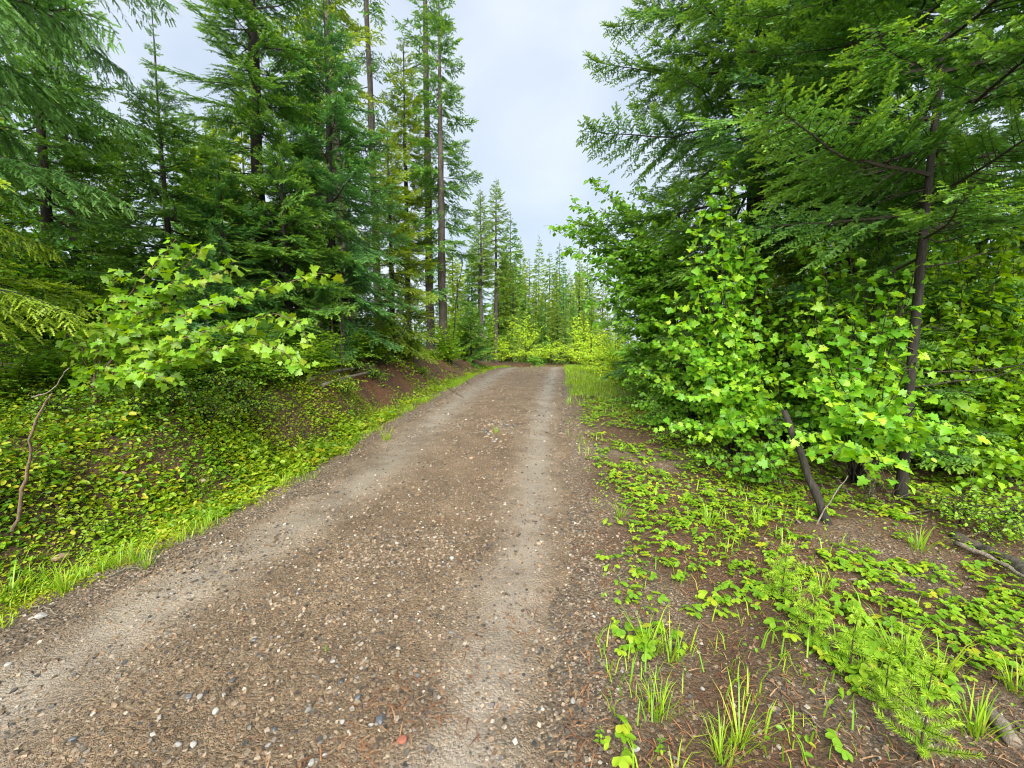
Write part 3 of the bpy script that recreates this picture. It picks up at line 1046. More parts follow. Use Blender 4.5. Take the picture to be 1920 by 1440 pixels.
# ------------------------------------------------------------------ leaves
MAPLE_HALF = [(0.0, 0.0), (-.10, .10), (-.06, .26), (-.16, .42), (.06, .43), (.16, .38), (.30, .66), (.40, .54), (.50, .52), (.52, .26), (.66, .34), (.74, .22), (.86, .16), (1.0, 0.0)]
OVAL_HALF = [(0, 0), (.12, .16), (.35, .29), (.65, .26), (.87, .13), (1, 0)]
SIMPLE_HALF = [(0, 0), (.38, .30), (.75, .2), (1, 0)]
LOBED_HALF = [(0, 0), (-.05, .2), (.1, .42), (.32, .36), (.5, .5), (.62, .3), (1, 0)]


def leaf_shape(half, fold=.18, droop=.22, curl=.05, seed=0, petiole=0.0):
    """one folded, drooping leaf, unit length along +X, face up"""
    rng = np.random.default_rng(seed)
    h = np.array(half, float)
    up = h.copy()
    dn = h[1:-1][::-1] * [1, -1]
    ring = np.concatenate([up, dn])
    ring[:, :2] += rng.normal(0, .018, ring.shape)
    mid = np.array([[.35, 0]])
    p2 = np.concatenate([mid, ring])
    z = fold * np.abs(p2[:, 1]) - droop * np.maximum(p2[:, 0], 0) ** 2 - curl * p2[:, 1] ** 2 + rng.normal(0, .01, len(p2))
    v = np.stack([p2[:, 0], p2[:, 1], z], -1)
    n = len(ring)
    i = np.arange(n)
    t = np.stack([np.zeros(n, int), 1 + (i + 1) % n, 1 + i], -1)
    if petiole:
        k = len(v)
        v = np.concatenate([v, [[0, .012, 0], [0, -.012, 0], [-petiole, 0, .25 * petiole]]])
        t = np.concatenate([t, [[k, k + 1, k + 2]]])
    v[:, 0] += petiole
    return v.astype(np.float32), t


HEXLEAF = []
for s_ in range(3):
    rg_ = np.random.default_rng(s_)
    v_ = np.array([[0, 0, 0], [.35, .30, .10], [.8, .22, .04], [1, 0, -.12], [.8, -.22, .04], [.35, -.30, .10]]) + rg_.normal(0, .03, (6, 3))
    HEXLEAF.append((v_.astype(np.float32), np.array([[0, 3, 1], [1, 3, 2], [0, 5, 3], [5, 4, 3]])))


def frames(D, Nn):
    D = nrm(D)
    S = nrm(np.cross(Nn, D))
    Z = np.cross(D, S)
    return np.stack([D, S, Z], -1)        # columns


def scatter_arrays(shapes, P, R, sc, which, rnd, tip=None):
    """many small shapes as one set of arrays"""
    V, T, RN, TP, n = [], [], [], [], 0
    for k, (v, t) in enumerate(shapes):
        m = np.where(which == k)[0]
        if not len(m): continue
        vv = np.einsum('nij,vj->nvi', R[m], v) * sc[m][:, None, None] + P[m][:, None, :]
        V.append(vv.reshape(-1, 3))
        T.append((t[None] + (np.arange(len(m)) * len(v))[:, None, None] + n).reshape(-1, 3))
        RN.append(np.repeat(rnd[m], len(v)))
        TP.append(np.repeat(tip[m] if tip is not None else np.zeros(len(m)), len(v)))
        n += len(m) * len(v)
    V, T, RN, TP = (np.concatenate(a) for a in (V, T, RN, TP))
    return V, T, np.zeros(len(T), np.int32), TP, RN


MAPLE = [leaf_shape(MAPLE_HALF, .20, .28, seed=s, petiole=.35) for s in range(4)]
LOBED = [leaf_shape(LOBED_HALF, .2, .25, seed=s, petiole=.2) for s in range(3)]
OVAL = [leaf_shape(OVAL_HALF, .22, .22, seed=s, petiole=.12) for s in range(3)]
SIMPLE = [leaf_shape(SIMPLE_HALF, .25, .2, seed=s) for s in range(3)]


STEM_START = []


def leafy(boughs, seed, twig_sp=.085, twig_len=.26, leaf_sp=.06, size=.1, start=.25, flat=.75, stems_r=.012):
    """stems and leaf positions for a leafy shrub; boughs = [(points)] as polylines"""
    rng = np.random.default_rng(seed)
    tubes, P, D, Nn, S = [], [], [], [], []
    for pts, r0 in boughs:
        pts = np.asarray(pts)
        STEM_START.append(len(tubes))
        tubes.append(tube(pts, np.linspace(r0, .0025, len(pts)), 5))
        seg = np.concatenate([[0], np.cumsum(np.linalg.norm(np.diff(pts, axis=0), axis=1))])
        Ltot = seg[-1]
        s = start * Ltot
        side = 1
        while s < Ltot:
            p = np.array([np.interp(s, seg, pts[:, c]) for c in range(3)])
            q = np.array([np.interp(min(s + .05, Ltot), seg, pts[:, c]) for c in range(3)])
            T = nrm(q - p + 1e-6)
            lat = nrm(np.cross([0, 0, 1.0], T) + rng.normal(0, .25, 3)) * side
            l = twig_len * rng.uniform(.4, 1.2) * (1.1 - .6 * s / Ltot)
            d = nrm(lat * .9 + T * .55 + np.array([0, 0, rng.normal(.12, .22)]))
            nn = 5
            u = np.linspace(0, 1, nn)[:, None]
            tw = p + d * l * u + np.array([0, 0, -.18 * l]) * u * u
            tubes.append(tube(tw[::2], np.linspace(.0032, .0012, 3), 3, False))
            m = max(1, int(l / leaf_sp))
            for j in range(m + 1):
                uu = (j + .6) / (m + .6)
                c = p + d * l * uu + np.array([0, 0, -.18 * l * uu * uu])
                for sg in ((-1, 1) if j < m else (0,)):
                    ld = d * (.45 if sg else 1.0) + np.cross([0, 0, 1.0], d) * sg + np.array([0, 0, -.42]) + rng.normal(0, .38, 3)
                    P.append(c); D.append(ld)
                    Nn.append(np.array([0, 0, flat]) + np.array([0, -.5, 0]) + rng.normal(0, .45, 3))
                    S.append(size * rng.uniform(.4, 1.2))
            s += twig_sp * rng.uniform(.6, 1.5)
            side = -side
    return tubes, np.array(P), np.array(D), np.array(Nn), np.array(S)


def shrub(name, label, base, boughs, seed, mat, shapes, group=None, singles=300, cat='shrub', keep=None, bark='twig', leafname='leaf', **kw):
    """shrub whose biggest-looking leaves are parts of their own and the rest one foliage part"""
    rng = np.random.default_rng(seed + 1)
    base = np.asarray(base, float)
    STEM_START.clear()
    tubes, P, D, Nn, S = leafy(boughs, seed, **kw)
    root = thing(name, base, label, cat, group)
    for a, b in zip(STEM_START, STEM_START[1:] + [len(tubes)]):
        mb = MB()
        for v, t in tubes[a:b]:
            mb.add(v - base, t)
        obj('stem', mb.mesh('stem', [M[bark]], True), root)
    R = frames(D, Nn)
    which = rng.integers(0, len(shapes), len(P))
    if keep is not None:
        ok = keep(P)
        P, R, S, which = P[ok], R[ok], S[ok], which[ok]
    dist = np.linalg.norm(P - np.array([0, 0, EYE]), axis=1)
    seen = (P[:, 1] > .5) & (np.abs(P[:, 0]) < 1.22 * P[:, 1]) & ((P[:, 2] - EYE) < .82 * P[:, 1])
    order = np.argsort(np.where(seen, dist / S, 1e9))
    one = order[:singles]
    rest = order[singles:]
    key = mat + str(id(shapes))
    if key not in LEAFMESH:
        LEAFMESH[key] = [mesh_from('leaf', v, t, None, None, None, [M[mat]], True) for v, t in shapes]
    for i in one:
        o = obj(leafname, LEAFMESH[key][which[i]], root)
        mm = np.eye(4)
        mm[:3, :3] = R[i] * S[i]
        mm[:3, 3] = P[i] - base
        o.matrix_local = Matrix(mm.tolist())
    if len(rest):
        a = scatter_arrays(shapes, P[rest] - base, R[rest], S[rest], which[rest], rng.uniform(0, 1, len(rest)))
        o = obj('foliage', mesh_from('foliage', *a, [M[mat]], True), root)
        if len(one):
            o['kind'] = 'stuff'
    return root


LEAFMESH = {}
SR = np.random.default_rng(303)


def px_bough(pts, r0, n=12, jit=.012, seed=0):
    """smooth polyline through places given as (u, v, d)"""
    q = np.array([at(*p) for p in pts])
    seg = np.concatenate([[0], np.cumsum(np.linalg.norm(np.diff(q, axis=0), axis=1))])
    u = np.linspace(0, seg[-1], n)
    out = np.stack([np.interp(u, seg, q[:, c]) for c in range(3)], -1)
    for _ in range(2):
        out[1:-1] = (out[:-2] + 2 * out[1:-1] + out[2:]) / 4
    out[1:-1] += SR.normal(0, jit, (n - 2, 3))
    return out, r0


# yellow-green maple on the left bank
b0 = ground_point(175, 770)
B0 = (175, 770, b0[1])
d0 = b0[1]
LM = [px_bough([B0, (182, 640, d0), (250, 540, d0 - .3), (330, 448, d0 - .5)], .016),
      px_bough([B0, (185, 650, d0), (290, 560, d0 - .4), (380, 462, d0 - .6)], .012),
      px_bough([B0, (200, 660, d0 - .1), (340, 590, d0 - .5), (480, 545, d0 - .7), (600, 512, d0 - .8)], .014),
      px_bough([B0, (210, 690, d0 - .1), (380, 620, d0 - .5), (500, 590, d0 - .6), (560, 560, d0 - .7), (580, 640, d0 - .7)], .012),
      px_bough([B0, (230, 700, d0 - .2), (380, 665, d0 - .6), (500, 620, d0 - .6), (570, 690, d0 - .7)], .010),
      px_bough([B0, (178, 650, d0), (200, 580, d0 + .2), (215, 520, d0 + .3)], .010),
      px_bough([B0, (165, 680, d0), (130, 620, d0 + .1), (110, 590, d0 + .2)], .009),
      px_bough([B0, (200, 720, d0 - .2), (270, 690, d0 - .5), (320, 720, d0 - .6)], .008),
      px_bough([B0, (230, 660, d0 - .2), (310, 560, d0 - .3), (440, 490, d0 - .4)], .010),
      px_bough([B0, (190, 730, d0 - .2), (160, 730, d0 - .3), (200, 680, d0 - .5)], .006)]
shrub('maple_sapling', 'yellow green maple sapling arching over the left bank', b0, LM, 401, 'maple_yellow', MAPLE, None, 300, 'shrub',
      twig_sp=.058, twig_len=.25, leaf_sp=.055, size=.078, start=.24, bark='root')

# maples on the right
GM = 'maple shrubs at the right edge of the road'


def fan(base_uv, d, targets, r0, seed):
    b = ground_point(*base_uv) if d is None else np.array(gl(base_uv[0], d, 0))
    pts = []
    rg = np.random.default_rng(seed)
    for (u, v, dd) in targets:
        e = at(u, v, dd)
        mid = b + (e - b) * .5 + np.array([0, 0, .22 * np.linalg.norm(e[:2] - b[:2])]) + rg.normal(0, .05, 3)
        q = np.array([b + rg.normal(0, .03, 3) * [1, 1, 0], (b + mid) / 2 + rg.normal(0, .03, 3) + np.array([0, 0, .08]), mid, (mid + e) / 2 + np.array([0, 0, .06]), e])
        seg = np.linspace(0, 1, 5)
        uu = np.linspace(0, 1, 11)
        o = np.stack([np.interp(uu, seg, q[:, c]) for c in range(3)], -1)
        for _ in range(2):
            o[1:-1] = (o[:-2] + 2 * o[1:-1] + o[2:]) / 4
        pts.append((o, r0))
    return b, pts


b1, f1 = fan((1380, 880), 5.6, [(1350, 300, 5.2), (1370, 340, 5.1), (1330, 450, 5.0), (1290, 470, 5.2), (1400, 430, 5.0), (1360, 520, 4.9), (1270, 610, 5.2), (1340, 680, 4.8), (1440, 700, 4.6), (1220, 590, 5.8), (1340, 400, 5.0), (1300, 420, 5.2), (1420, 480, 5.0), (1330, 560, 4.9), (1260, 560, 5.4), (1230, 640, 5.6), (1290, 650, 5.1), (1380, 620, 4.8), (1440, 640, 4.7),
                               (1240, 730, 5.5), (1310, 740, 4.9), (1390, 720, 4.7), (1250, 800, 5.2), (1320, 820, 4.7), (1400, 800, 4.5), (1460, 760, 4.6), (1300, 500, 5.2), (1390, 380, 5.2), (1200, 690, 6.2)], .012, 411)
shrub('maple_shrub', 'tall maple shrub with bright leaves in front of the huge fir', b1, f1, 411, 'maple', MAPLE, GM, 300, twig_sp=.075, twig_len=.30, leaf_sp=.065, size=.080, start=.28)
b2, f2 = fan((1610, 930), 4.7, [(1540, 640, 4.0), (1600, 600, 4.2), (1660, 690, 3.9), (1500, 720, 3.9), (1580, 760, 3.7), (1640, 790, 3.6), (1480, 830, 3.8), (1560, 860, 3.6), (1660, 900, 3.4), (1700, 800, 3.6),
                               (1740, 740, 3.7), (1780, 800, 3.5), (1830, 820, 3.4), (1440, 870, 4.1), (1620, 520, 4.5), (1560, 560, 4.6), (1520, 540, 4.7), (1530, 450, 4.8), (1590, 420, 4.8), (1500, 620, 4.5), (1650, 600, 4.2), (1720, 660, 4.0), (1560, 700, 4.0), (1705, 560, 4.0), (1725, 480, 4.05), (1690, 740, 3.8), (1680, 500, 4.2)], .010, 412)
shrub('maple_shrub', 'spreading maple shrub with large leaves around the slim dark trunk', b2, f2, 412, 'maple', MAPLE, GM, 300, twig_sp=.10, twig_len=.26, leaf_sp=.075, size=.085, start=.40)
b3, f3 = fan((1640, 700), 6.2, [(1600, 330, 5.8), (1560, 300, 5.9), (1650, 380, 5.6), (1520, 420, 5.6), (1700, 470, 5.4), (1560, 480, 5.6), (1760, 430, 5.6), (1480, 560, 5.6), (1640, 560, 5.4), (1760, 560, 5.3), (1810, 500, 5.3)], .010, 413)
shrub('maple_shrub', 'thin maple reaching up beside the slim dark trunk', b3, f3, 413, 'maple', MAPLE, GM, 160, twig_sp=.11, twig_len=.26, leaf_sp=.075, size=.085, start=.35)
b4, f4 = fan((1860, 900), 4.9, [(1760, 480, 5.2), (1830, 460, 5.2), (1900, 480, 5.0), (1960, 520, 4.8), (1780, 560, 5.0), (1860, 560, 4.9), (1930, 600, 4.6), (1760, 650, 4.8), (1840, 660, 4.6), (1920, 690, 4.4), (1770, 740, 4.7),
                               (1860, 760, 4.3), (1950, 780, 4.2), (1790, 840, 4.4), (1880, 850, 4.1), (1960, 880, 4.0), (1820, 910, 4.2), (1920, 930, 3.9), (2050, 700, 4.3), (2050, 560, 4.6), (2020, 850, 4.0), (1890, 400, 5.3), (1800, 400, 5.5)], .010, 414)
shrub('hazel_shrub', 'dense hazel shrub crowding the right edge of the picture', b4, f4, 414, 'hazel', LOBED, GM, 220, twig_sp=.065, twig_len=.34, leaf_sp=.06, size=.080, start=.2)
b5, f5 = fan((1500, 800), 7.6, [(1460, 560, 7.2), (1520, 600, 7.0), (1580, 640, 6.9), (1640, 660, 6.9), (1430, 660, 7.0), (1500, 700, 6.6), (1560, 740, 6.6), (1700, 600, 7.0), (1720, 700, 6.8), (1800, 620, 7.0), (1850, 560, 7.2), (1780, 520, 7.4)], .010, 415)
shrub('hazel_shrub', 'shaded hazel shrub deep between the right hand trunks', b5, f5, 415, 'hazel', LOBED, GM, 60, twig_sp=.09, twig_len=.34, leaf_sp=.06, size=.07, start=.2)
b6, f6 = fan((1440, 900), 4.55, [(1330, 860, 4.5), (1380, 830, 4.3), (1440, 790, 4.2), (1500, 800, 4.1), (1410, 880, 4.1), (1470, 760, 4.4), (1290, 850, 4.8), (1350, 780, 4.6)], .007, 416)
shrub('low_leafy_shrub', 'low small leaved shrub at the foot of the tall maple', b6, f6, 416, 'broad', LOBED, GM, 100, twig_sp=.06, twig_len=.22, leaf_sp=.045, size=.058, start=.15)


# broadleaf tree over the road on the right
def leafy_tree(name, label, base, H, r, targets, seed, mat, shapes, group, bark='bark_grey', size=.075, twig_sp=.10, twig_len=.42, leaf_sp=.07, cat='tree', start=.3):
    rng = np.random.default_rng(seed)
    base = np.asarray(base, float)
    root = thing(name, base, label, cat, group)
    obj('trunk', trunk_mesh(H, r, seed, M[bark], (0, 0), 8), root)
    bs = []
    for e in targets:
        e = np.asarray(e, float)
        h = np.clip(.45 * (e[2] - base[2]), .2, H * .9)
        s = base + np.array([0, 0, h])
        bs.append((curve(s, e, 10, (0, 0, .12 * np.linalg.norm(e - s)), rng, .03), max(.006, .25 * r)))
    STEM_START.clear()
    tubes, P, D, Nn, S = leafy(bs, seed, twig_sp, twig_len, leaf_sp, size, start)
    cuts = STEM_START + [len(tubes)] if cat == 'tree' else [0, len(tubes)]
    for a, b in zip(cuts, cuts[1:]):
        mb = MB()
        for v, t in tubes[a:b]:
            mb.add(v - base, t)
        obj('limb' if cat == 'tree' else 'twigs', mb.mesh('limb', [M[bark]], True), root)
    which = rng.integers(0, len(shapes), len(P))
    a = scatter_arrays(shapes, P - base, frames(D, Nn), S, which, rng.uniform(0, 1, len(P)))
    obj('crown', mesh_from('crown', *a, [M[mat]], True), root)
    return root


tg = [at(u, v, d) for (u, v, d) in [(1035, 425, 9.4), (1080, 385, 9.4), (1110, 330, 9.6), (1060, 470, 9.2), (1110, 430, 9.0), (1170, 390, 8.8), (1090, 510, 9.0), (1140, 480, 8.6), (1200, 430, 8.4), (1100, 560, 9.0),
                                    (1150, 540, 8.5), (1110, 600, 9.0), (1170, 600, 8.5), (1210, 520, 8.2), (1240, 460, 8.2), (1250, 390, 8.4), (1200, 350, 8.8), (1260, 560, 8.0), (1150, 370, 9.0), (1190, 640, 8.4), (1230, 600, 8.0), (1290, 500, 7.8), (1290, 600, 7.7),
                                    (1180, 690, 8.4), (1160, 660, 8.6), (1070, 410, 9.6), (1130, 400, 9.2), (1180, 460, 8.6), (1120, 520, 8.8), (1220, 560, 8.2), (1270, 440, 8.0), (1300, 420, 8.0), (1060, 440, 9.8)]]
leafy_tree('broadleaf_tree', 'fresh green broadleaf tree overhanging the road from the right', gl(1262, 9.2), 4.6, .06, tg, 421, 'broad', SIMPLE, None, size=.125, twig_sp=.05, twig_len=.50, leaf_sp=.07, start=.2)
tg = [at(u, v, d) for (u, v, d) in [(1190, 760, 7.6), (1230, 720, 7.2), (1250, 680, 7.0), (1220, 640, 7.6), (1200, 690, 8), (1270, 740, 6.6), (1180, 710, 8.4), (1240, 790, 6.6), (1280, 800, 6.2), (1210, 810, 6.9), (1300, 700, 6.6), (1280, 620, 7)]]
leafy_tree('leafy_bush', 'dark green leafy bush low beside the right verge', gl(1275, 7.8), 1.7, .03, tg, 422, 'broad', LOBED, None, size=.062, twig_sp=.06, twig_len=.34, leaf_sp=.05, cat='bush', start=.15)

# shared leafy shrubs that fill the woods' edge
WALL = {}


def wall_mesh(k):
    rng = np.random.default_rng(1200 + k)
    H, w = 3.6, 1.45
    bs = []
    for i in range(26):
        a = rng.uniform(0, 6.28)
        f = rng.uniform(.12, 1)
        r = w * (1 - .55 * f) * rng.uniform(.55, 1.1)
        e = np.array([math.cos(a) * r, math.sin(a) * r, H * f])
        s0 = np.array([rng.normal(0, .06), rng.normal(0, .06), -.05])
        bs.append((curve(s0, e, 9, (0, 0, .10 * H), rng, .03), .012))
    STEM_START.clear()
    tubes, P, D, Nn, S = leafy(bs, 1200 + k, .085, .42, .075, .085 + .015 * k, .22)
    mb = MB()
    for v, t in tubes:
        mb.add(v, t)
    shapes = LOBED if k == 0 else HEXLEAF
    a = scatter_arrays(shapes, P, frames(D, Nn), S, rng.integers(0, 3, len(P)), rng.uniform(0, 1, len(P)))
    print('wall', k, len(P), len(a[1]))
    return mb.mesh('twigs', [M['twig']], True), mesh_from('crown', *a, [M['broad']], True)


def wall_shrub(label, u, d, H, k, mat, group, rot):
    if k not in WALL: WALL[k] = wall_mesh(k)
    root = thing('leafy_shrub', gl(u, d), label, 'shrub', group)
    root.rotation_euler = (0, 0, rot)
    root.scale = (H / 3.6 * .5 + .5, H / 3.6 * .5 + .5, H / 3.6)
    obj('twigs', WALL[k][0], root)
    c = obj('crown', WALL[k][1], root)
    use_mat(c, 0, M[mat])


for i, (u, d, H, mat, lab) in enumerate([
        (1335, 9.6, 3.4, 'broad', 'leafy shrub behind the tall maple left stems'), (1450, 8.9, 3.8, 'hazel', 'leafy shrub under the huge fir'), (1545, 8.0, 4.0, 'broad', 'tall leafy shrub left of the thick dark trunk'), (1650, 7.4, 4.2, 'hazel', 'tall bright shrub between the two dark trunks'),
        (1765, 7.2, 4.2, 'hazel', 'bright leafy shrub right behind the slim dark trunk'), (1855, 6.6, 4.0, 'hazel', 'bright leafy shrub second from the right edge'), (1950, 6.0, 3.9, 'hazel', 'tall leafy shrub half out of the right edge'), (1745, 5.4, 1.7, 'hazel', 'low leafy shrub right of the slim dark trunk'),
        (1890, 4.9, 1.8, 'hazel', 'low leafy shrub above the rotten log'), (1505, 6.9, 2.4, 'broad', 'shaded shrub behind the leaning trunk'), (1615, 6.0, 2.0, 'broad', 'shaded low shrub between the leaning and slim trunks'), (1240, 8.8, 1.7, 'broad', 'leafy shrub at the foot of the broadleaf tree'),
        (1170, 12.5, 2.0, 'bush', 'bright shrub under the tip of the broadleaf tree'), (1150, 16, 2.2, 'bush', 'bright shrub farther along the right verge'), (1420, 7.2, 2.0, 'maple', 'bright shrub low behind the tall maple'),
        (1600, 5.4, 3.3, 'maple', 'bright shrub climbing between the thick and slim dark trunks'), (1480, 6.1, 3.4, 'maple', 'bright shrub climbing right of the tall maple'), (1790, 5.3, 3.2, 'hazel', 'bright shrub close behind the slim dark trunk on its right')]):
    wall_shrub(lab, u, d, H, i % 2, mat, 'leafy shrubs along the right woods', i * 1.9)
for i, (u, d, H, mat, lab) in enumerate([
        (30, 6.3, 2.6, 'broad', 'dark leafy shrub behind the yellow cedar sprays'), (175, 6.9, 2.5, 'broad', 'leafy shrub right behind the left maple'), (290, 7.4, 1.5, 'under', 'low leafy shrub between maple and young dark fir'), (420, 7.6, 1.2, 'broad', 'low shrub before the tall dense fir'),
        (565, 8.8, 1.3, 'broad', 'shaded shrub left of the dark gap'), (705, 10.6, 1.6, 'under', 'bright shrub under the yellowish fir'), (765, 12.5, 1.8, 'hazel', 'bright shrub between yellowish fir and twin trunks'), (840, 17, 2.4, 'hazel', 'bright shrub behind the twin trunks'),
        (875, 23, 2.9, 'bush', 'yellow shrub behind the little dark fir'), (100, 5.2, 1.0, 'under', 'low shrub at the left edge under the cedar'), (480, 6.9, .9, 'under', 'low bright shrub on the bank under the maple tips'), (660, 9.2, 1.0, 'under', 'low shrub beyond the fallen poles'),
        (30, 4.5, .75, 'under', 'knee high shrub on the bank at the left edge'), (150, 4.9, .85, 'broad', 'knee high shrub below the left maple stems'), (245, 5.2, .75, 'under', 'knee high bright shrub below the maple'), (335, 5.5, .7, 'broad', 'knee high darker shrub on the near bank slope'),
        (425, 5.9, .8, 'under', 'knee high shrub under the maple tips'), (515, 6.5, .8, 'under', 'knee high shrub left of the fallen poles'), (585, 7.4, .75, 'hazel', 'bright knee high shrub at the near end of the fallen poles')]):
    wall_shrub(lab, u, d, H, (i + 1) % 2, mat, 'leafy shrubs along the left woods', i * 2.3)

# bright bushes at the end of the road
GB = 'bright bushes at the end of the road'


def round_bush(label, u, d, w, h, seed, mat='bush', n=16, dz=0, size=.11, group=GB, name='bright_bush', twig_sp=.10):
    rg = np.random.default_rng(seed)
    b = np.array(gl(u, d, -.05)) + [0, 0, dz]
    t = []
    for i in range(n):
        a = rg.uniform(0, 6.28)
        e = math.acos(rg.uniform(0.0, 1))
        q = rg.uniform(.7, 1)
        t.append(b + np.array([math.cos(a) * math.sin(e) * w * q, math.sin(a) * math.sin(e) * w * q, h * (.15 + .85 * math.cos(e)) * q]))
    leafy_tree(name, label, b, h * .6, .025, t, seed, mat, HEXLEAF, group, 'twig', size, twig_sp, .40, .09, 'bush', .2)


round_bush('tallest yellow green bush in the middle at the road end', 985, 28, 1.7, 3.6, 501, n=26)
round_bush('small yellow green bush where the bank meets the road end', 940, 27, 1.0, 2.0, 502)
round_bush('low rounded bush right of centre at the road end', 1032, 30, 1.5, 2.4, 503)
round_bush('pale bush at the road end under the broadleaf tree', 1108, 22, 1.3, 2.7, 504, n=22)
round_bush('yellow bush along the far right verge', 1130, 18, 1.0, 1.35, 505)
round_bush('long low bush behind the road crest', 1062, 32, 1.7, 2.2, 506, n=20)
round_bush('tall light green bush behind the small dark fir', 915, 27, 1.3, 3.8, 507, 'hazel', n=22)
round_bush('light green saplings behind the twin trunks', 865, 22, 1.3, 3.9, 508, 'hazel', n=24)
round_bush('low bright bush at the right verge before the pale bush', 1150, 15, .9, .9, 509, size=.08)
round_bush('bright bush left of the twin trunks', 790, 19.5, 1.1, 2.2, 510, 'hazel', n=18)
round_bush('green bush behind the end of the bank', 955, 34, 1.7, 4.2, 511, 'hazel', n=20)
round_bush('darker round bush low in front of the tallest end bush', 1003, 26.5, .75, 1.0, 512, 'broad', n=16)
round_bush('tall pale bush right of centre behind the crest', 1085, 28, 1.3, 3.8, 513, n=22)

print('TREES DONE')
# DETAILS

# ------------------------------------------------------------------ undergrowth on the bank and at the forest edge


def ground_bush(label, u, v, w, h, seed, mat='under', group=None, size=.036, n=12, twig_sp=.06, name='leafy_bush', shapes=None):
    rg = np.random.default_rng(seed)
    b = ground_point(u, v)
    b[2] = float(surf(b[0], b[1])) - .03
    t = []
    for i in range(n):
        a = rg.uniform(0, 6.28)
        e = math.acos(rg.uniform(0.0, 1))
        q = rg.uniform(.6, 1)
        t.append(b + np.array([math.cos(a) * math.sin(e) * w * q, math.sin(a) * math.sin(e) * w * q, h * (.2 + .8 * math.cos(e)) * q]))
    leafy_tree(name, label, b, h * .5, .008, t, seed, mat, shapes or HEXLEAF, group, 'twig', size, twig_sp, .20, .045, 'bush', .1)


LU = [(330, 772, .55, .5, 'under', 'low leafy bush under the left maple'), (425, 752, .5, .55, 'under', 'leafy bush right of the left maple stems'), (505, 735, .5, .5, 'hazel', 'bright low bush on the bank below the tall dense fir'),
      (470, 775, .45, .35, 'under', 'small bush on the bank slope under the maple tips'), (555, 705, .4, .5, 'hazel', 'yellow green bush at the left end of the fallen poles'), (250, 795, .5, .4, 'under', 'dark leafy clump behind the bent pale sapling'),
      (95, 800, .5, .45, 'under', 'leafy clump at the left edge above the ground cover'), (672, 705, .45, .5, 'under', 'bush just past the fallen grey poles'), (725, 692, .5, .6, 'hazel', 'bush on the bank top left of the twin trunks'),
      (775, 680, .55, .8, 'under', 'leafy bush before the thicker twin trunk'), (815, 672, .5, .6, 'hazel', 'bright bush at the foot of the twin trunks'), (858, 668, .55, .55, 'hazel', 'bush on the bank top right of the twin trunks'),
      (900, 668, .5, .45, 'bush', 'yellow green bush at the very end of the bank'), (700, 715, .35, .3, 'under', 'small clump on the upper bank beside the bare soil'), (640, 735, .4, .3, 'ground_leaf', 'green clump on the bank below the fallen poles'),
      (380, 795, .5, .3, 'ground_leaf', 'pale green clump halfway up the near bank'), (790, 702, .3, .28, 'hazel', 'little clump among the roots on the bank')]
for i, (u, v, w, h, m, lab) in enumerate(LU):
    ground_bush(lab, u, v, w, h, 600 + i, m, 'leafy bushes on the left bank', .034 + .004 * (i % 3))
RU = [(1195, 770, .55, .5, 'broad', 'low bush under the dark green leafy bush'), (1225, 800, .5, .45, 'broad', 'leafy clump where the woods meet the verge'), (1262, 838, .45, .4, 'hazel', 'bright low clump below the tall maple'),
      (1175, 735, .5, .7, 'broad', 'bush at the shaded bend of the right verge'), (1150, 712, .6, .8, 'bush', 'yellow bush on the far right verge'), (1800, 985, .5, .4, 'hazel', 'low leafy clump beside the slim dark trunk'),
      (1890, 1000, .6, .5, 'hazel', 'leafy clump behind the rotten log'), (1320, 880, .4, .35, 'hazel', 'small clump at the foot of the maples'), (1140, 700, .5, .4, 'bush', 'low yellow bush nearest the road crest on the right')]
for i, (u, v, w, h, m, lab) in enumerate(RU):
    ground_bush(lab, u, v, w, h, 640 + i, m, 'leafy bushes at the right forest edge', .036)

# ------------------------------------------------------------------ scattered small stuff (uncountable)


def scatter_pts(n, x0, x1, y0, y1, rng, near=0.0):
    """random places; near > 0 crowds them towards the camera"""
    y = y0 + (y1 - y0) * rng.uniform(0, 1, n) ** (1 + near)
    return rng.uniform(x0, x1, n), y


def visible(x, y, m=1.3):
    return (np.abs(x) < m * y + .6) & (y > .9)


def stuff(name, label, arrays, mats, smooth=False):
    o = obj(name, mesh_from(name, *arrays, mats, smooth))
    return tag(o, label, None, None, 'stuff')


def up_frames(n, rng, tilt):
    a = rng.uniform(0, 6.28, n)
    D = np.stack([np.cos(a), np.sin(a), rng.normal(0, tilt, n)], -1)
    Nn = np.array([0, 0, 1.0]) + rng.normal(0, tilt, (n, 3))
    return frames(D, Nn)


def trifoliate(seed, pet=.9):
    rng = np.random.default_rng(seed)
    V, T, n = [], [], 0
    lv, lt = leaf_shape([(0, 0), (.25, .2), (.6, .36), (.9, .24), (1, 0)], .25, .25, seed=seed)
    for a in (-1.9, 0, 1.9):
        ca, sa = math.cos(a * .55), math.sin(a * .55)
        r = np.array([[ca, -sa, 0], [sa, ca, 0], [0, 0, 1]])
        V.append(lv @ r.T * rng.uniform(.85, 1.1))
        T.append(lt + n)
        n += len(lv)
    v, t = tube(np.array([[-.45, 0, -pet], [-.12, 0, -pet * .45], [0, 0, 0]]), .02, 3, False)
    V.append(v)
    T.append(t + n)
    return np.concatenate(V).astype(np.float32), np.concatenate(T)


TRI = [trifoliate(s) for s in range(4)]
TRI_FAR = []
for s_ in range(3):
    V_, T_ = [], []
    for q_, a_ in enumerate((-1.05, 0, 1.05)):
        r_ = np.array([[math.cos(a_), -math.sin(a_), 0], [math.sin(a_), math.cos(a_), 0], [0, 0, 1]])
        V_.append(HEXLEAF[s_][0] @ r_.T)
        T_.append(HEXLEAF[s_][1] + 6 * q_)
    TRI_FAR.append((np.concatenate(V_).astype(np.float32), np.concatenate(T_)))


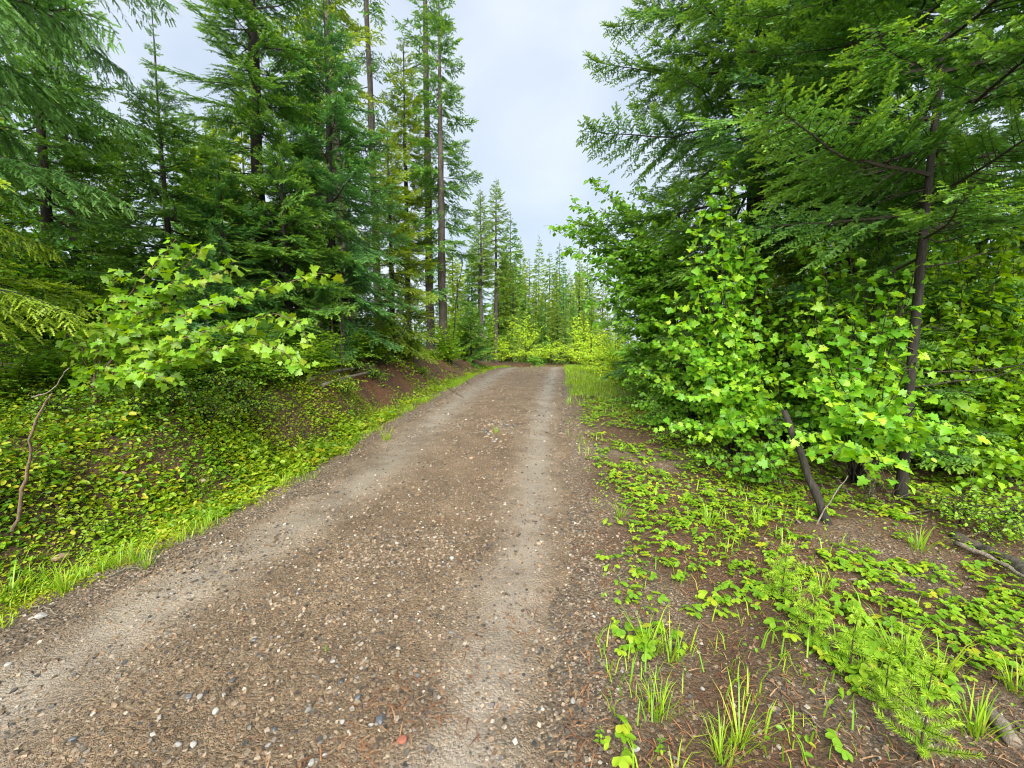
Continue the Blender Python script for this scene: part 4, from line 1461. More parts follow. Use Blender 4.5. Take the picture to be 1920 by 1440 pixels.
def blade(seed):
    rng = np.random.default_rng(seed)
    b = rng.uniform(.15, .6)
    w = .021
    v = np.array([[0, -w, 0], [0, w, 0], [b * .12, -w * .9, .38], [b * .12, w * .9, .38], [b * .45, -w * .6, .74], [b * .45, w * .6, .74], [b, 0, 1 - .25 * b]])
    return v.astype(np.float32), np.array([[0, 1, 3], [0, 3, 2], [2, 3, 5], [2, 5, 4], [4, 5, 6]])


BLADE = [blade(s) for s in range(5)]
THIN = []
for s_ in range(5):
    b_ = np.random.default_rng(40 + s_).uniform(.15, .7)
    THIN.append((np.array([[0, -.03, 0], [0, .03, 0], [b_ * .3, -.022, .6], [b_ * .3, .022, .6], [b_, 0, 1 - .3 * b_]], np.float32), np.array([[0, 1, 3], [0, 3, 2], [2, 3, 4]])))


def grass_arrays(x, y, h, rng, dz=-.01, tiltmax=.35, width=1.0):
    n = len(x)
    a = rng.uniform(0, 6.28, n)
    R = np.zeros((n, 3, 3))
    ca, sa = np.cos(a), np.sin(a)
    R[:, 0, 0], R[:, 1, 0] = ca, sa
    R[:, 0, 1], R[:, 1, 1] = -sa * width, ca * width
    tl = rng.uniform(0, tiltmax, n)
    R[:, 0, 2], R[:, 1, 2], R[:, 2, 2] = ca * tl, sa * tl, 1
    P = np.stack([x, y, surf(x, y) + dz], -1)
    return scatter_arrays(THIN, P, R, h, rng.integers(0, 5, n), rng.uniform(0, 1, n))


sr = np.random.default_rng(900)
# low leaves over the near left bank and thinly over its bare soil
y = np.concatenate([1.9 + 6.6 * sr.uniform(0, 1, 106000), sr.uniform(8, 23, 26000)])
sl = np.concatenate([.1 + 3.4 * sr.uniform(0, 1, 106000) ** 1.1, .1 + 4 * sr.uniform(0, 1, 26000)])
x = xl(y) - sl
patch = fbm(x, y, 1.1, 7, 4)
bare = sstep(.55, .9, sl) * (1 - sstep(1.35, 2.1, sl)) * sstep(6.2, 7.8, y)
dens = sstep(.18, .55, sl + .25 * patch) * (.55 + .6 * sstep(-.5, .15, patch)) * (1 - .93 * bare * sstep(-.55, .05, -patch + .25)) * (1 - .5 * sstep(3.2, 5, sl))
k = visible(x, y) & (sr.uniform(0, 1, len(x)) < dens) & (sl > .1)
x, y = x[k], y[k]
n = len(x)
hh = np.abs(sr.normal(0, .055, n)) * (1 + .8 * sstep(1.2, 2.5, xl(y) - x)) * (.4 + 1.3 * sstep(-.6, .8, fbm(x, y, 2.4, 61, 3))) + .008
P = np.stack([x, y, surf(x, y) + hh], -1)
kind_ = fbm(x, y, 1.3, 63, 4) + sr.normal(0, .18, n)
size_ = np.where(kind_ > .28, sr.uniform(.035, .075, n), np.where(kind_ < -.25, sr.uniform(.010, .026, n), sr.uniform(.016, .048, n)))
tone_ = np.clip(.45 + .45 * fbm(x, y, 1.7, 65, 3) + sr.normal(0, .17, n), 0, .99)
stuff('ground_cover', 'small leaved green ground cover over the left bank', scatter_arrays(HEXLEAF, P, up_frames(n, sr, .45), size_ * (1 + .03 * y), sr.integers(0, 3, n), tone_), [M['ground_leaf']])
print('cover', n)
x, y = scatter_pts(108000, -11, .3, 2.6, 19, sr, .6)
sl = xl(y) - x
clump = fbm(x, y, 1.5, 51, 3)
dens = sstep(.5, 1.1, sl) * sstep(-.25, .25, clump) * (1 - .8 * sstep(.6, .9, sl) * (1 - sstep(1.3, 1.9, sl)) * sstep(6.2, 7.8, y)) * (1 - .4 * sstep(4, 6, sl))
k = visible(x, y) & (sr.uniform(0, 1, len(x)) < dens)
x, y, clump = x[k], y[k], clump[k]
n = len(x)
P = np.stack([x, y, surf(x, y) + sr.uniform(0, 1, n) ** .7 * (.06 + .42 * sstep(-.15, .9, clump)) * sstep(.3, 2.2, xl(y) - x)], -1)
stuff('undergrowth', 'leafy undergrowth on top of the left bank', scatter_arrays(HEXLEAF, P, up_frames(n, sr, .42), sr.uniform(.028, .062, n), sr.integers(0, 3, n), sr.uniform(0, 1, n)), [M['under']])
print('under', n)

# moss and short grass on the left verge
y = 1.4 + 22 * sr.uniform(0, 1, 30000) ** 2.0
x = xl(y) - sr.uniform(-.05, .95, len(y))
sl = xl(y) - x + .10 * fbm(x, y, 1.5, 4)
k = visible(x, y) & (sl > .04) & (sl < .75) & (sr.uniform(0, 1, len(x)) < sstep(-.5, .3, fbm(x, y, 2.0, 12)))
x, y = x[k], y[k]
n = len(x)
P = np.stack([x, y, surf(x, y) + np.abs(sr.normal(0, .014, n))], -1)
stuff('moss', 'yellow moss on the left verge', scatter_arrays(HEXLEAF, P, up_frames(n, sr, .5), sr.uniform(.010, .024, n), sr.integers(0, 3, n), sr.uniform(0, 1, n)), [M['moss']])
y = 1.4 + 24 * sr.uniform(0, 1, 62000) ** 1.7
x = xl(y) - sr.uniform(-.05, .95, len(y))
sl = xl(y) - x + .10 * fbm(x, y, 1.7, 5)
k = visible(x, y) & (sl > .02) & (sl < .85) & (sr.uniform(0, 1, len(x)) < (.05 + .95 * sstep(-.15, .5, fbm(x, y, 1.4, 15) + .35 * sstep(3.5, 6, y))) * (1 - .6 * sstep(.45, .85, sl)))
x, y = x[k], y[k]
stuff('grass', 'short bright grass along the left verge', grass_arrays(x, y, sr.uniform(.025, .10, len(x)) * (1 + .02 * y) * (.55 + .9 * sstep(-.4, .8, fbm(x, y, 2.2, 16))), sr, tiltmax=.8), [M['grass']])
print('grassL', len(x))
# grass on the right verge, denser far away, and along the crest
x, y = scatter_pts(130000, .2, 8, 1.3, 30, sr, .25)
s_ = x - xr(y) + .15 * fbm(x, y, 1.3, 6)
far_ = sstep(6, 13, y)
k = visible(x, y) & (s_ > -.02) & (s_ < 2.6) & (sr.uniform(0, 1, len(x)) < sstep(.0, .7, fbm(x, y, 1.2, 18) + .75 * far_) * (.35 + .65 * far_) * (1 - .6 * sstep(.8, 2.4, s_)))
x, y = x[k], y[k]
stuff('grass', 'thin grass on the right verge', grass_arrays(x, y, sr.uniform(.04, .14, len(x)) * (1 + .035 * y), sr), [M['grass']])
print('grassR', len(x))
x, y = scatter_pts(4000, -.6, 4.6, 17, 28, sr)
mid = (xl(y) + xr(y)) / 2
k = (np.abs(x - mid) < .35 + .8 * sstep(23, 25, y)) & (sr.uniform(0, 1, len(x)) < .5 * sstep(17, 23, y))
x, y = x[k], y[k]
stuff('grass', 'tufty grass strip between the wheel tracks on the crest', grass_arrays(x, y, sr.uniform(.06, .16, len(x)), sr), [M['grass']])

# needle litter
x, y = scatter_pts(66000, -2.6, 5.5, 1.1, 10, sr, .7)
s_ = x - xr(y)
k = visible(x, y) & (((s_ > -.15) & (sr.uniform(0, 1, len(x)) < .35 + .5 * sstep(-.2, .5, fbm(x, y, .9, 21)))) | ((s_ < -.3) & (x > xl(y) + .9) & (sr.uniform(0, 1, len(x)) < .4 * sstep(.15, .7, fbm(x, y, 1.6, 22)))))
x, y = x[k], y[k]
n = len(x)
LIT = [(np.array([[0, -.03, 0], [0, .03, 0], [.5, .03, .08], [1, 0, 0], [.5, -.03, .08]], np.float32), np.array([[0, 2, 1], [0, 4, 2], [4, 3, 2]]))]
P = np.stack([x, y, surf(x, y) + sr.uniform(.003, .012, n)], -1)
stuff('needle_litter', 'fallen red brown needles on the verge and road', scatter_arrays(LIT, P, up_frames(n, sr, .12), sr.uniform(.02, .09, n), np.zeros(n, int), sr.uniform(0, 1, n)), [M['litter']])
print('litter', n)


y = 1.3 + 9 * sr.uniform(0, 1, 7000) ** 1.5
x = sr.uniform(-6, 6.5, len(y))
k = visible(x, y) & ((x > xr(y) + .1) | (x < xl(y) - .15))
x, y = x[k], y[k]
n = len(x)
P = np.stack([x, y, surf(x, y) + sr.uniform(.004, .03, n)], -1)
stuff('dead_leaves', 'withered brown leaves on the verges and the bank', scatter_arrays(HEXLEAF, P, up_frames(n, sr, .5), sr.uniform(.012, .032, n), sr.integers(0, 3, n), sr.uniform(0, 1, n)), [M['dead_leaf']])


# gravel
def pebble(seed, flat=.55):
    rng = np.random.default_rng(seed)
    g_ = (1 + 5 ** .5) / 2
    v = np.array([[1, 1, 1], [1, 1, -1], [1, -1, 1], [1, -1, -1], [-1, 1, 1], [-1, 1, -1], [-1, -1, 1], [-1, -1, -1]], float)
    v = v * rng.uniform(.55, 1.0, (8, 3)) * .5
    v[:, 2] *= flat
    t = np.array([[0, 4, 6], [0, 6, 2], [0, 2, 3], [0, 3, 1], [4, 5, 7], [4, 7, 6], [0, 1, 5], [0, 5, 4], [2, 6, 7], [2, 7, 3]])
    return v.astype(np.float32), t


PEB = [pebble(s, .45 + .05 * (s % 4)) for s in range(8)]


def gravel(n, y0, y1, s0, s1, near, keepf):
    x, y = scatter_pts(n, -4.5, 4.5, y0, y1, sr, near)
    k = visible(x, y, 1.28)
    x, y = x[k], y[k]
    k = sr.uniform(0, 1, len(x)) < keepf(x, y)
    x, y = x[k], y[k]
    n = len(x)
    sc = s0 + (s1 - s0) * sr.uniform(0, 1, n) ** 3.2
    P = np.stack([x, y, surf(x, y) + sc * .08], -1)
    return scatter_arrays(PEB, P, up_frames(n, sr, .25), sc, sr.integers(0, 8, n), sr.uniform(0, 1, n))


def on_road(x, y):
    ins = np.minimum(x - xl(y), xr(y) - x)
    p = sstep(-.5, .15, ins + .3 * fbm(x, y, 1.4, 31)) * (1 - .38 * track_mask(x, y)) * (.5 + .7 * sstep(-.6, .5, fbm(x, y, 1.2, 33)))
    verge = .4 * sstep(0, .3, x - xr(y)) * sstep(-.3, .5, fbm(x, y, .9, 35))
    return np.clip(p + verge, 0, 1)


a1 = gravel(64000, 1.0, 3.4, .006, .024, .35, on_road)
a2 = gravel(32000, 2.8, 7.5, .010, .030, .35, on_road)
a3 = gravel(14000, 6.5, 20, .018, .045, .3, on_road)
stuff('gravel', 'loose mixed gravel over the road', [np.concatenate([a1[0], a2[0], a3[0]]), np.concatenate([a1[1], a2[1] + len(a1[0]), a3[1] + len(a1[0]) + len(a2[0])])] + [np.concatenate([a1[j], a2[j], a3[j]]) for j in (2, 3, 4)], [M['pebble']])
print('gravel tris', len(a1[1]) + len(a2[1]) + len(a3[1]))

# ------------------------------------------------------------------ strawberry plants on the right verge


def plant_spots():
    rng = np.random.default_rng(950)
    x, y = scatter_pts(16000, .3, 7, 1.25, 12, rng, .45)
    s = x - xr(y)
    d = sstep(.02, .45, s + .2 * fbm(x, y, 1.2, 41)) * sstep(-.30, .25, fbm(x, y, 1.05, 43) + .30 * sstep(2.3, 4, y)) * (1 - .3 * sstep(2.6, 3.6, s))
    k = visible(x, y, 1.26) & (rng.uniform(0, 1, len(x)) < d * .5)
    return x[k], y[k], rng


px_, py_, prng = plant_spots()
o_ = np.argsort(np.hypot(px_, py_))
px_, py_ = px_[o_], py_[o_]
print('plants', len(px_))
TRIM = [mesh_from('leaf', v, t, None, None, None, [M['straw']], True) for v, t in TRI]
SP, SRr, SS, SW = [], [], [], []
for i in range(len(px_)):
    c = np.array([px_[i], py_[i], float(surf(px_[i], py_[i]))])
    nl_ = int(prng.integers(2, 6))
    big = prng.uniform(.03, .05)
    if i < 110:
        root = thing('strawberry_plant', c, 'low three leaflet strawberry plant on the right verge', 'plant', 'strawberry plants on the right verge')
    for j in range(nl_):
        a = prng.uniform(0, 6.28)
        rr = prng.uniform(.01, .07)
        sc = big * prng.uniform(.75, 1.15)
        loc = np.array([math.cos(a) * rr, math.sin(a) * rr, sc * prng.uniform(.7, 1.3)])
        R = frames(np.array([[math.cos(a), math.sin(a), prng.normal(0, .15)]]), np.array([[0, 0, 1.0]]) + prng.normal(0, .22, (1, 3)))[0]
        if i < 110:
            lf = obj('leaf', TRIM[int(prng.integers(0, 4))], root)
            mm = np.eye(4)
            mm[:3, :3] = R * sc
            mm[:3, 3] = loc
            lf.matrix_local = Matrix(mm.tolist())
        else:
            SP.append(c + loc); SRr.append(R); SS.append(sc); SW.append(int(prng.integers(0, 4)))
stuff('ground_cover', 'strawberry leaves covering the right verge further off', scatter_arrays(TRI_FAR, np.array(SP), np.array(SRr), np.array(SS), np.array(SW) % 3, prng.uniform(0, 1, len(SP))), [M['straw']], True)
# tiny leaves between them
x, y = scatter_pts(26000, .3, 7.5, 1.2, 13, sr, .5)
s_ = x - xr(y)
k = visible(x, y, 1.28) & (s_ > .05) & (sr.uniform(0, 1, len(x)) < .55 * sstep(-.1, .5, fbm(x, y, 1.6, 47)) + .35 * sstep(1.8, 3.2, s_))
x, y = x[k], y[k]
n = len(x)
P = np.stack([x, y, surf(x, y) + np.abs(sr.normal(0, .03, n)) + .005], -1)
stuff('ground_cover', 'tiny leaves between the strawberry plants', scatter_arrays(HEXLEAF, P, up_frames(n, sr, .4), sr.uniform(.012, .034, n), sr.integers(0, 3, n), sr.uniform(0, 1, n)), [M['straw']])

# ------------------------------------------------------------------ grass tufts
TUFT = []
for s in range(4):
    rg = np.random.default_rng(970 + s)
    m = 42
    a = rg.uniform(0, 6.28, m)
    r = rg.uniform(0, .05, m)
    R = np.zeros((m, 3, 3))
    b = a + rg.normal(0, .6, m)
    R[:, 0, 0], R[:, 1, 0], R[:, 0, 1], R[:, 1, 1] = np.cos(b), np.sin(b), -np.sin(b) * .8, np.cos(b) * .8
    tl = rg.uniform(0, .75, m)
    R[:, 0, 2], R[:, 1, 2], R[:, 2, 2] = np.cos(b) * tl, np.sin(b) * tl, 1
    P = np.stack([np.cos(a) * r, np.sin(a) * r, np.full(m, -.01)], -1)
    TUFT.append(mesh_from('grass_tuft', *scatter_arrays(BLADE, P, R, rg.uniform(.08, .2, m), rg.integers(0, 5, m), rg.uniform(0, 1, m)), [M['grass']]))
tufts = [(1215, 1225, 1.1, 'green grass tuft beside the strawberry plants nearest the road'), (1260, 1235, 1.0, 'thin grass tuft right of the larger verge tuft'), (1235, 1345, .95, 'grass tuft low on the right verge'),
         (1350, 1425, .9, 'tall grass tuft at the bottom edge on the right'), (1385, 1395, 1.1, 'upright grass tuft beside the bottom edge tuft'), (1165, 970, .8, 'small grass tuft on the verge beyond the strawberries'),
         (1105, 735, 1.5, 'bright tall grass tuft far along the right verge'), (1095, 722, 1.3, 'grass tuft behind the bright far one'), (225, 1060, 1.0, 'bright grass tuft on the left verge below the ground cover'),
         (250, 1055, .9, 'grass tuft right beside the bright left verge tuft'), (15, 1130, 1.3, 'bright grass clump at the left edge'), (120, 1110, 1.0, 'low grass tuft left of the white stone'), (275, 1065, .8, 'slim tuft at the left road edge'),
         (530, 910, .9, 'grass tuft on the left verge where the bank steepens'), (725, 825, 1.2, 'bright tuft on the left verge beside the bare bank'), (1330, 985, 1.1, 'grass tuft near the forest edge sticks'), (1420, 985, 1.0, 'grass tuft by the leaning trunk'),
         (1720, 1030, 1.1, 'grass tuft before the slim dark trunk'), (1760, 1270, 1.2, 'long grass tuft behind the biggest seedling'), (1830, 1380, 1.1, 'grass tuft beside the pale wood chunk'), (1690, 1240, 1.2, 'long blades between the seedlings'),
         (1900, 1010, 1.4, 'grass clump at the right edge'), (1540, 1110, .9, 'tuft right of the farthest seedling'), (1905, 1300, 1.0, 'grass tuft at the lower right edge'), (930, 812, .7, 'little tuft growing among the pothole stones')]
for i, (u, v, s, lab) in enumerate(tufts):
    p = ground_point(u, v)
    o = tag(obj('grass_tuft', TUFT[i % 4], None, p), lab, 'grass tuft', 'grass tufts')
    o.rotation_euler = (0, 0, i * 1.3)
    o.scale = (s, s, s * 1.05)

# ------------------------------------------------------------------ young upright plants on the left bank
def herb_leaf_spots(seed):
    rng = np.random.default_rng(seed)
    out = []
    for i in range(6):
        f = .3 + .7 * i / 5
        for sg in (0, 3.14):
            out.append((f, sg + i * 1.57 + rng.normal(0, .25), rng.uniform(.7, 1.1) * (1.15 - .5 * f)))
    return out


HL = [mesh_from('leaf', v, t, None, None, None, [M['under']], True) for v, t in OVAL]
for i, (u, v, h, lab) in enumerate([(350, 925, .30, 'upright green plant with oval leaves on the near bank'), (95, 905, .32, 'leafy upright plant beside the bent sapling'), (110, 840, .3, 'upright plant behind the bent sapling'), (490, 850, .22, 'small upright plant where bare soil begins'),
                                    (200, 1010, .16, 'short upright plant low on the left verge'), (390, 875, .2, 'short leafy plant higher on the near bank'), (565, 830, .2, 'upright plant on the bare soil left part'), (660, 780, .25, 'upright plant in the middle of the bare bank'), (70, 1095, .12, 'tiny two leaved plant on the left verge'),
                                    (290, 850, .26, 'upright plant under the maple leaves'), (785, 735, .3, 'small plant on the bare bank among roots'), (700, 760, .22, 'sprout on the bare bank'), (1125, 1400, .08, 'small weed at the bare right road edge'), (1240, 1420, .08, 'small weed beside the white verge stone'), (612, 1222, .035, 'tiny sprout growing in the road')]):
    p = ground_point(u, v)
    root = thing('young_plant', p, lab, 'plant', 'young upright plants')
    mb = MB()
    vv, tt = tube(curve((0, 0, -.01), (sr.normal(0, .1) * h, sr.normal(0, .1) * h, h), 5, (0, 0, 0), sr, .004), np.linspace(.003, .0012, 5), 4)
    mb.add(vv, tt)
    obj('stem', mb.mesh('stem', [M['stem_green']], True), root)
    for (f, a, q) in herb_leaf_spots(1300 + i):
        o = obj('leaf', HL[i % 3], root)
        o.matrix_local = Matrix.Translation((0, 0, h * f)) @ Matrix.Rotation(a, 4, 'Z') @ Matrix.Rotation(sr.normal(-.1, .3), 4, 'Y') @ Matrix.Scale(q * h * .30, 4)

# ------------------------------------------------------------------ conifer seedlings


def needle_shoot(L, seed, nl=.028, dens=1100):
    rng = np.random.default_rng(seed)
    n = int(L * dens) + 14
    t = np.linspace(.05, 1, n)
    a = rng.uniform(0, 6.28, n)
    ax = np.stack([L * t, 0 * t, .06 * L * t * t], -1)
    d = nrm(np.stack([np.full(n, .55) + .5 * (t > .93), np.cos(a), np.sin(a) * .75 + .15], -1))
    le = nl * rng.uniform(.75, 1.15, n) * (1 - .25 * t)
    w = nrm(np.cross(d, rng.normal(0, 1, (n, 3)))) * .0016
    V = np.stack([ax - w, ax + w, ax + d * le[:, None]], 1).reshape(-1, 3)
    mb = MB()
    v, f = tube(ax[::max(1, n // 6)], .0018, 3, False)
    mb.add(v, f, 0)
    mb.add(V, np.arange(len(V)).reshape(-1, 3), 1, np.repeat(t, 3) * .9, np.repeat(rng.uniform(0, 1, n), 3))
    return mb.mesh('shoot', [M['twig'], M['seedling']])


SHOOT = [needle_shoot(L, 980 + i) for i, L in enumerate((.05, .08, .12, .17))]
SHL = (.05, .08, .12, .17)


def seedling(label, u, v, H, seed, spread=1.0):
    rng = np.random.default_rng(seed)
    p = ground_point(u, v)
    root = thing('conifer_seedling', p, label, 'seedling', 'conifer seedlings on the right verge')
    mb = MB()
    st = curve((0, 0, -.02), (rng.normal(0, .02), rng.normal(0, .02), H), 7, (rng.normal(0, .01), 0, 0), rng, .002)
    vv, tt = tube(st, np.linspace(.0055, .002, 7), 5)
    mb.add(vv, tt)
    obj('stem', mb.mesh('stem', [M['bark_red']], True), root)
    lv = max(3, int(H / .075))
    for i in range(lv + 1):
        f = .18 + .82 * i / lv
        c = np.array([np.interp(f, np.linspace(0, 1, 7), st[:, q]) for q in range(3)])
        m = 5 if i < lv else 4
        a0 = rng.uniform(0, 6.28)
        for j in range(m):
            L = spread * H * .42 * (1.08 - .72 * f) * rng.uniform(.7, 1.15)
            k = int(np.argmin([abs(q - L) for q in SHL]))
            o = obj('shoot', SHOOT[k], root)
            o.matrix_local = Matrix.Translation(c.tolist()) @ Matrix.Rotation(a0 + j * 6.283 / m + rng.normal(0, .2), 4, 'Z') @ Matrix.Rotation(-math.radians(rng.uniform(8, 30) + 42 * (i == lv)), 4, 'Y') @ Matrix.Scale(min(1.4, L / SHL[k] + .2), 4)


seedling('largest bright green conifer seedling at the lower right', 1722, 1425, .36, 991, .95)
seedling('low conifer seedling just left of the largest one', 1655, 1330, .22, 992, 1.0)
seedling('conifer seedling second from the far end of the row', 1590, 1262, .28, 993, .95)
seedling('conifer seedling farthest from the road in the middle of the row', 1522, 1205, .28, 994, .95)
seedling('conifer seedling farthest up the verge with dark stem', 1466, 1130, .31, 995, 1.0)
seedling('small seedling tucked right of the row', 1690, 1262, .2, 996, .95)

# ------------------------------------------------------------------ stones


def stone_mesh(seed, mat, flat=.5):
    rng = np.random.default_rng(seed)
    import bmesh
    bm = bmesh.new()
    bmesh.ops.create_icosphere(bm, subdivisions=2, radius=.5)
    ax = [nrm(rng.normal(0, 1, 3)) for _ in range(7)]
    cut = rng.uniform(.30, .44, 7)
    for vx in bm.verts:
        p = np.array(vx.co)
        for a, c in zip(ax, cut):
            d = p @ a
            if d > c: p = p - a * (d - c)
        p = p * [1.0, .75, flat]
        vx.co = p
    me = bpy.data.meshes.new('stone')
    bm.to_mesh(me)
    bm.free()
    me.materials.append(M[mat])
    return me


STM = {m: [stone_mesh(1000 + 10 * i + j, m, .42 + .1 * j) for j in range(3)] for i, m in enumerate(('stone_grey', 'stone_white', 'stone_dark', 'stone_tan', 'stone_red'))}
stones = [(755, 1390, 26, 'red', 'red brick coloured stone on the road near the bottom edge'), (714, 1352, 30, 'dark', 'black elongated stone on the road left of the red one'), (696, 1360, 13, 'grey', 'small bluish stone touching the black elongated one'),
          (78, 1157, 24, 'white', 'white flat stone at the left road edge'), (115, 1048, 34, 'tan', 'flat tan rock on the left verge under the ground cover'), (355, 1308, 18, 'dark', 'dark stone on the road left side beside a pale one'),
          (375, 1307, 18, 'white', 'pale stone right beside the dark one on the left'), (300, 1345, 13, 'white', 'white pebble left of the dark stone pair'), (335, 1397, 18, 'grey', 'grey stone left in the pale pair near the bottom'), (363, 1398, 18, 'white', 'white stone right in the pale pair near the bottom'),
          (137, 1387, 17, 'dark', 'dark stone alone near the lower left corner'), (515, 1369, 15, 'dark', 'dark pebble left of the bluish stones'), (437, 1276, 14, 'dark', 'small black stone above the brown twig'), (420, 1304, 12, 'grey', 'grey pebble beside the brown twig'),
          (405, 1335, 18, 'white', 'long pale stone below the dark pair'), (503, 1399, 14, 'grey', 'rounded grey pebble at the bottom left of centre'), (15, 1248, 16, 'white', 'white stone at the very left edge'), (640, 1280, 14, 'dark', 'dark pebble in the middle of the road'),
          (671, 1310, 17, 'dark', 'dark stone below the middle dark pebble'), (625, 1241, 14, 'white', 'white pebble beside the tiny road sprout'), (1075, 1316, 18, 'grey', 'flat grey green stone on the bare right road edge'), (930, 1160, 13, 'white', 'white pebble beside the right wheel track'),
          (847, 1188, 14, 'grey', 'grey pebble between the wheel tracks'), (847, 1047, 14, 'white', 'pale stone up the middle of the road'), (1010, 1020, 15, 'tan', 'tan flat stone in the right wheel track'), (583, 1432, 18, 'white', 'pale stone cut by the bottom edge'),
          (609, 1418, 12, 'grey', 'blue grey pebble near the bottom edge'), (642, 1355, 15, 'white', 'white angular stone left of the black elongated one'), (601, 1393, 12, 'grey', 'small grey pebble under the white angular stone'), (578, 1332, 18, 'grey', 'flat grey stone left of the white angular one'),
          (1166, 1260, 11, 'grey', 'bluish pebble on the right verge near the grass tuft'), (1193, 1406, 20, 'white', 'white stone at the bottom of the right verge'), (1354, 1365, 11, 'white', 'white pebble among the right verge needles'), (1266, 1424, 12, 'grey', 'grey pebble right of the white verge stone'),
          (1317, 1293, 11, 'white', 'pale pebble between verge grass tufts'), (1243, 1132, 12, 'white', 'pale stone among the strawberry plants'), (884, 860, 14, 'tan', 'pinkish stone up the road before the pothole'), (1560, 1103, 16, 'grey', 'grey stone between the far seedlings'),
          (870, 645, 26, 'grey', 'grey rock on the bank end under the small fir'), (477, 1201, 12, 'dark', 'dark pebble on the left of the road'), (380, 905, 20, 'tan', 'tan stone half hidden in the left bank cover'), (230, 890, 16, 'tan', 'small tan stone in the left ground cover')]
for i, (u, v, w, c, lab) in enumerate(stones):
    p = ground_point(u, v)
    s = w * .85 / FPX * (p[1] * cP + .2)
    o = tag(obj('stone', STM['stone_' + c][i % 3], None, p), lab, 'stone', 'single stones on the road and verges')
    o.scale = (s, s, s)
    o.location.z = float(surf(p[0], p[1])) + s * .12
    o.rotation_euler = (sr.uniform(-.2, .2), sr.uniform(-.2, .2), sr.uniform(0, 6.28))
for i in range(34):
    a = sr.uniform(0, 6.28)
    q = sr.uniform(.2, 1) ** .5
    u, v = 935 + 34 * q * math.cos(a), 808 + 22 * q * math.sin(a)
    p = ground_point(u, v)
    s = sr.uniform(.035, .085)
    c = ['stone_grey', 'stone_tan', 'stone_grey', 'stone_dark', 'stone_grey', 'stone_tan'][i % 6]
    o = tag(obj('stone', STM[c][i % 3], None, p), 'stone in the cluster filling the pothole up the road', 'stone', 'stones filling the pothole')
    o.scale = (s, s, s)
    o.location.z = float(surf(p[0], p[1])) + s * .1
    o.rotation_euler = (sr.uniform(-.3, .3), sr.uniform(-.3, .3), sr.uniform(0, 6.28))

# ------------------------------------------------------------------ sticks, roots, logs and stems


def wood(name, label, pts3, r0, r1, mat, cat, group=None, sides=6, jit=.006, n=12, seed=1):
    rg = np.random.default_rng(seed)
    q = np.array(pts3, float)
    seg = np.concatenate([[0], np.cumsum(np.linalg.norm(np.diff(q, axis=0), axis=1))])
    u = np.linspace(0, seg[-1], n)
    o = np.stack([np.interp(u, seg, q[:, c]) for c in range(3)], -1)
    o[1:-1] = (o[:-2] + 2 * o[1:-1] + o[2:]) / 4
    o[1:-1] += rg.normal(0, jit, (n - 2, 3))
    v, t = tube(o - q[0], np.linspace(r0, r1, n) * rg.uniform(.88, 1.12, n), sides)
    mb = MB()
    mb.add(v, t)
    return tag(obj(name, mb.mesh(name, [M[mat]], True), None, q[0]), label, cat, group)


def on_ground(px, lift=.01):
    out = []
    for (u, v) in px:
        p = ground_point(u, v)
        out.append([p[0], p[1], float(surf(p[0], p[1])) + lift])
    return out


wood('fallen_pole', 'upper of the two fallen grey poles on the left bank', on_ground([(578, 722), (640, 702), (700, 692)], .07), .035, .022, 'dead', 'pole', 'fallen poles on the left bank', seed=1)
wood('fallen_pole', 'lower of the two fallen grey poles on the left bank', on_ground([(605, 728), (655, 712), (708, 700)], .05), .038, .026, 'dead', 'pole', 'fallen poles on the left bank', seed=2)
roots = [([(790, 668), (786, 680), (775, 692)], 'forked root at the bank top left of the twin trunks'), ([(805, 712), (820, 698), (850, 696), (878, 708)], 'arching root hanging out of the bare bank'), ([(835, 695), (860, 700), (880, 712)], 'root beside the arching one'),
         ([(845, 702), (870, 712), (885, 724)], 'thin root lower on the bare bank'), ([(895, 690), (903, 705), (908, 718)], 'root end near the end of the bank'), ([(915, 672), (930, 684), (938, 692)], 'root at the tip of the bank'), ([(790, 722), (800, 740), (805, 752)], 'dangling root in the middle of the bare soil'),
         ([(670, 770), (680, 790), (685, 800)], 'root stub low on the bare bank'), ([(820, 720), (850, 735), (870, 748)], 'thin root running down the bare bank'), ([(735, 745), (745, 765), (748, 780)], 'short root on the steep bare soil'), ([(880, 700), (900, 690), (918, 692)], 'root along the bank edge'),
         ([(540, 800), (560, 815), (575, 822)], 'root poking out of the bank near the ground cover'), ([(760, 690), (780, 700), (800, 700)], 'root lying along the bank top')]
for i, (px, lab) in enumerate(roots):
    wood('root', lab, on_ground(px, .03), .017, .006, 'root', 'root', 'roots on the left bank', jit=.012, seed=20 + i)
for i, (px, d, r, lab) in enumerate([([(629, 692), (624, 620), (622, 535)], 8.3, .02, 'pale bare stem in the dark gap under the firs'), ([(642, 700), (640, 640), (638, 540)], 8.0, .012, 'thin bare stem beside the pale one under the firs'), ([(598, 660), (606, 600), (600, 560)], 8.6, .014, 'slanting grey stem in the dark gap'),
                                      ([(650, 640), (640, 600), (655, 560)], 8.8, .010, 'thin twig like stem deep in the dark gap'), ([(705, 690), (760, 620), (772, 590)], 10.5, .016, 'dark leaning stem before the yellowish fir'), ([(0, 700), (8, 760), (16, 815)], 4.6, .02, 'dark thin stem at the left edge'),
                                      ([(850, 640), (855, 560), (868, 490)], 17, .025, 'thin sapling stem between the twin trunks and the small fir'), ([(1440, 760), (1470, 640), (1475, 540)], 6.0, .018, 'thin dark stem among the right hand maples')]):
    wood('bare_stem', lab, [at(u, v, d) for u, v in px], r, r * .5, 'bark_grey' if i < 4 else 'bark', 'stem', 'thin bare stems in the woods', jit=.01, seed=50 + i)
bs = on_ground([(22, 1005)], -.02)[0]
dS = bs[1]
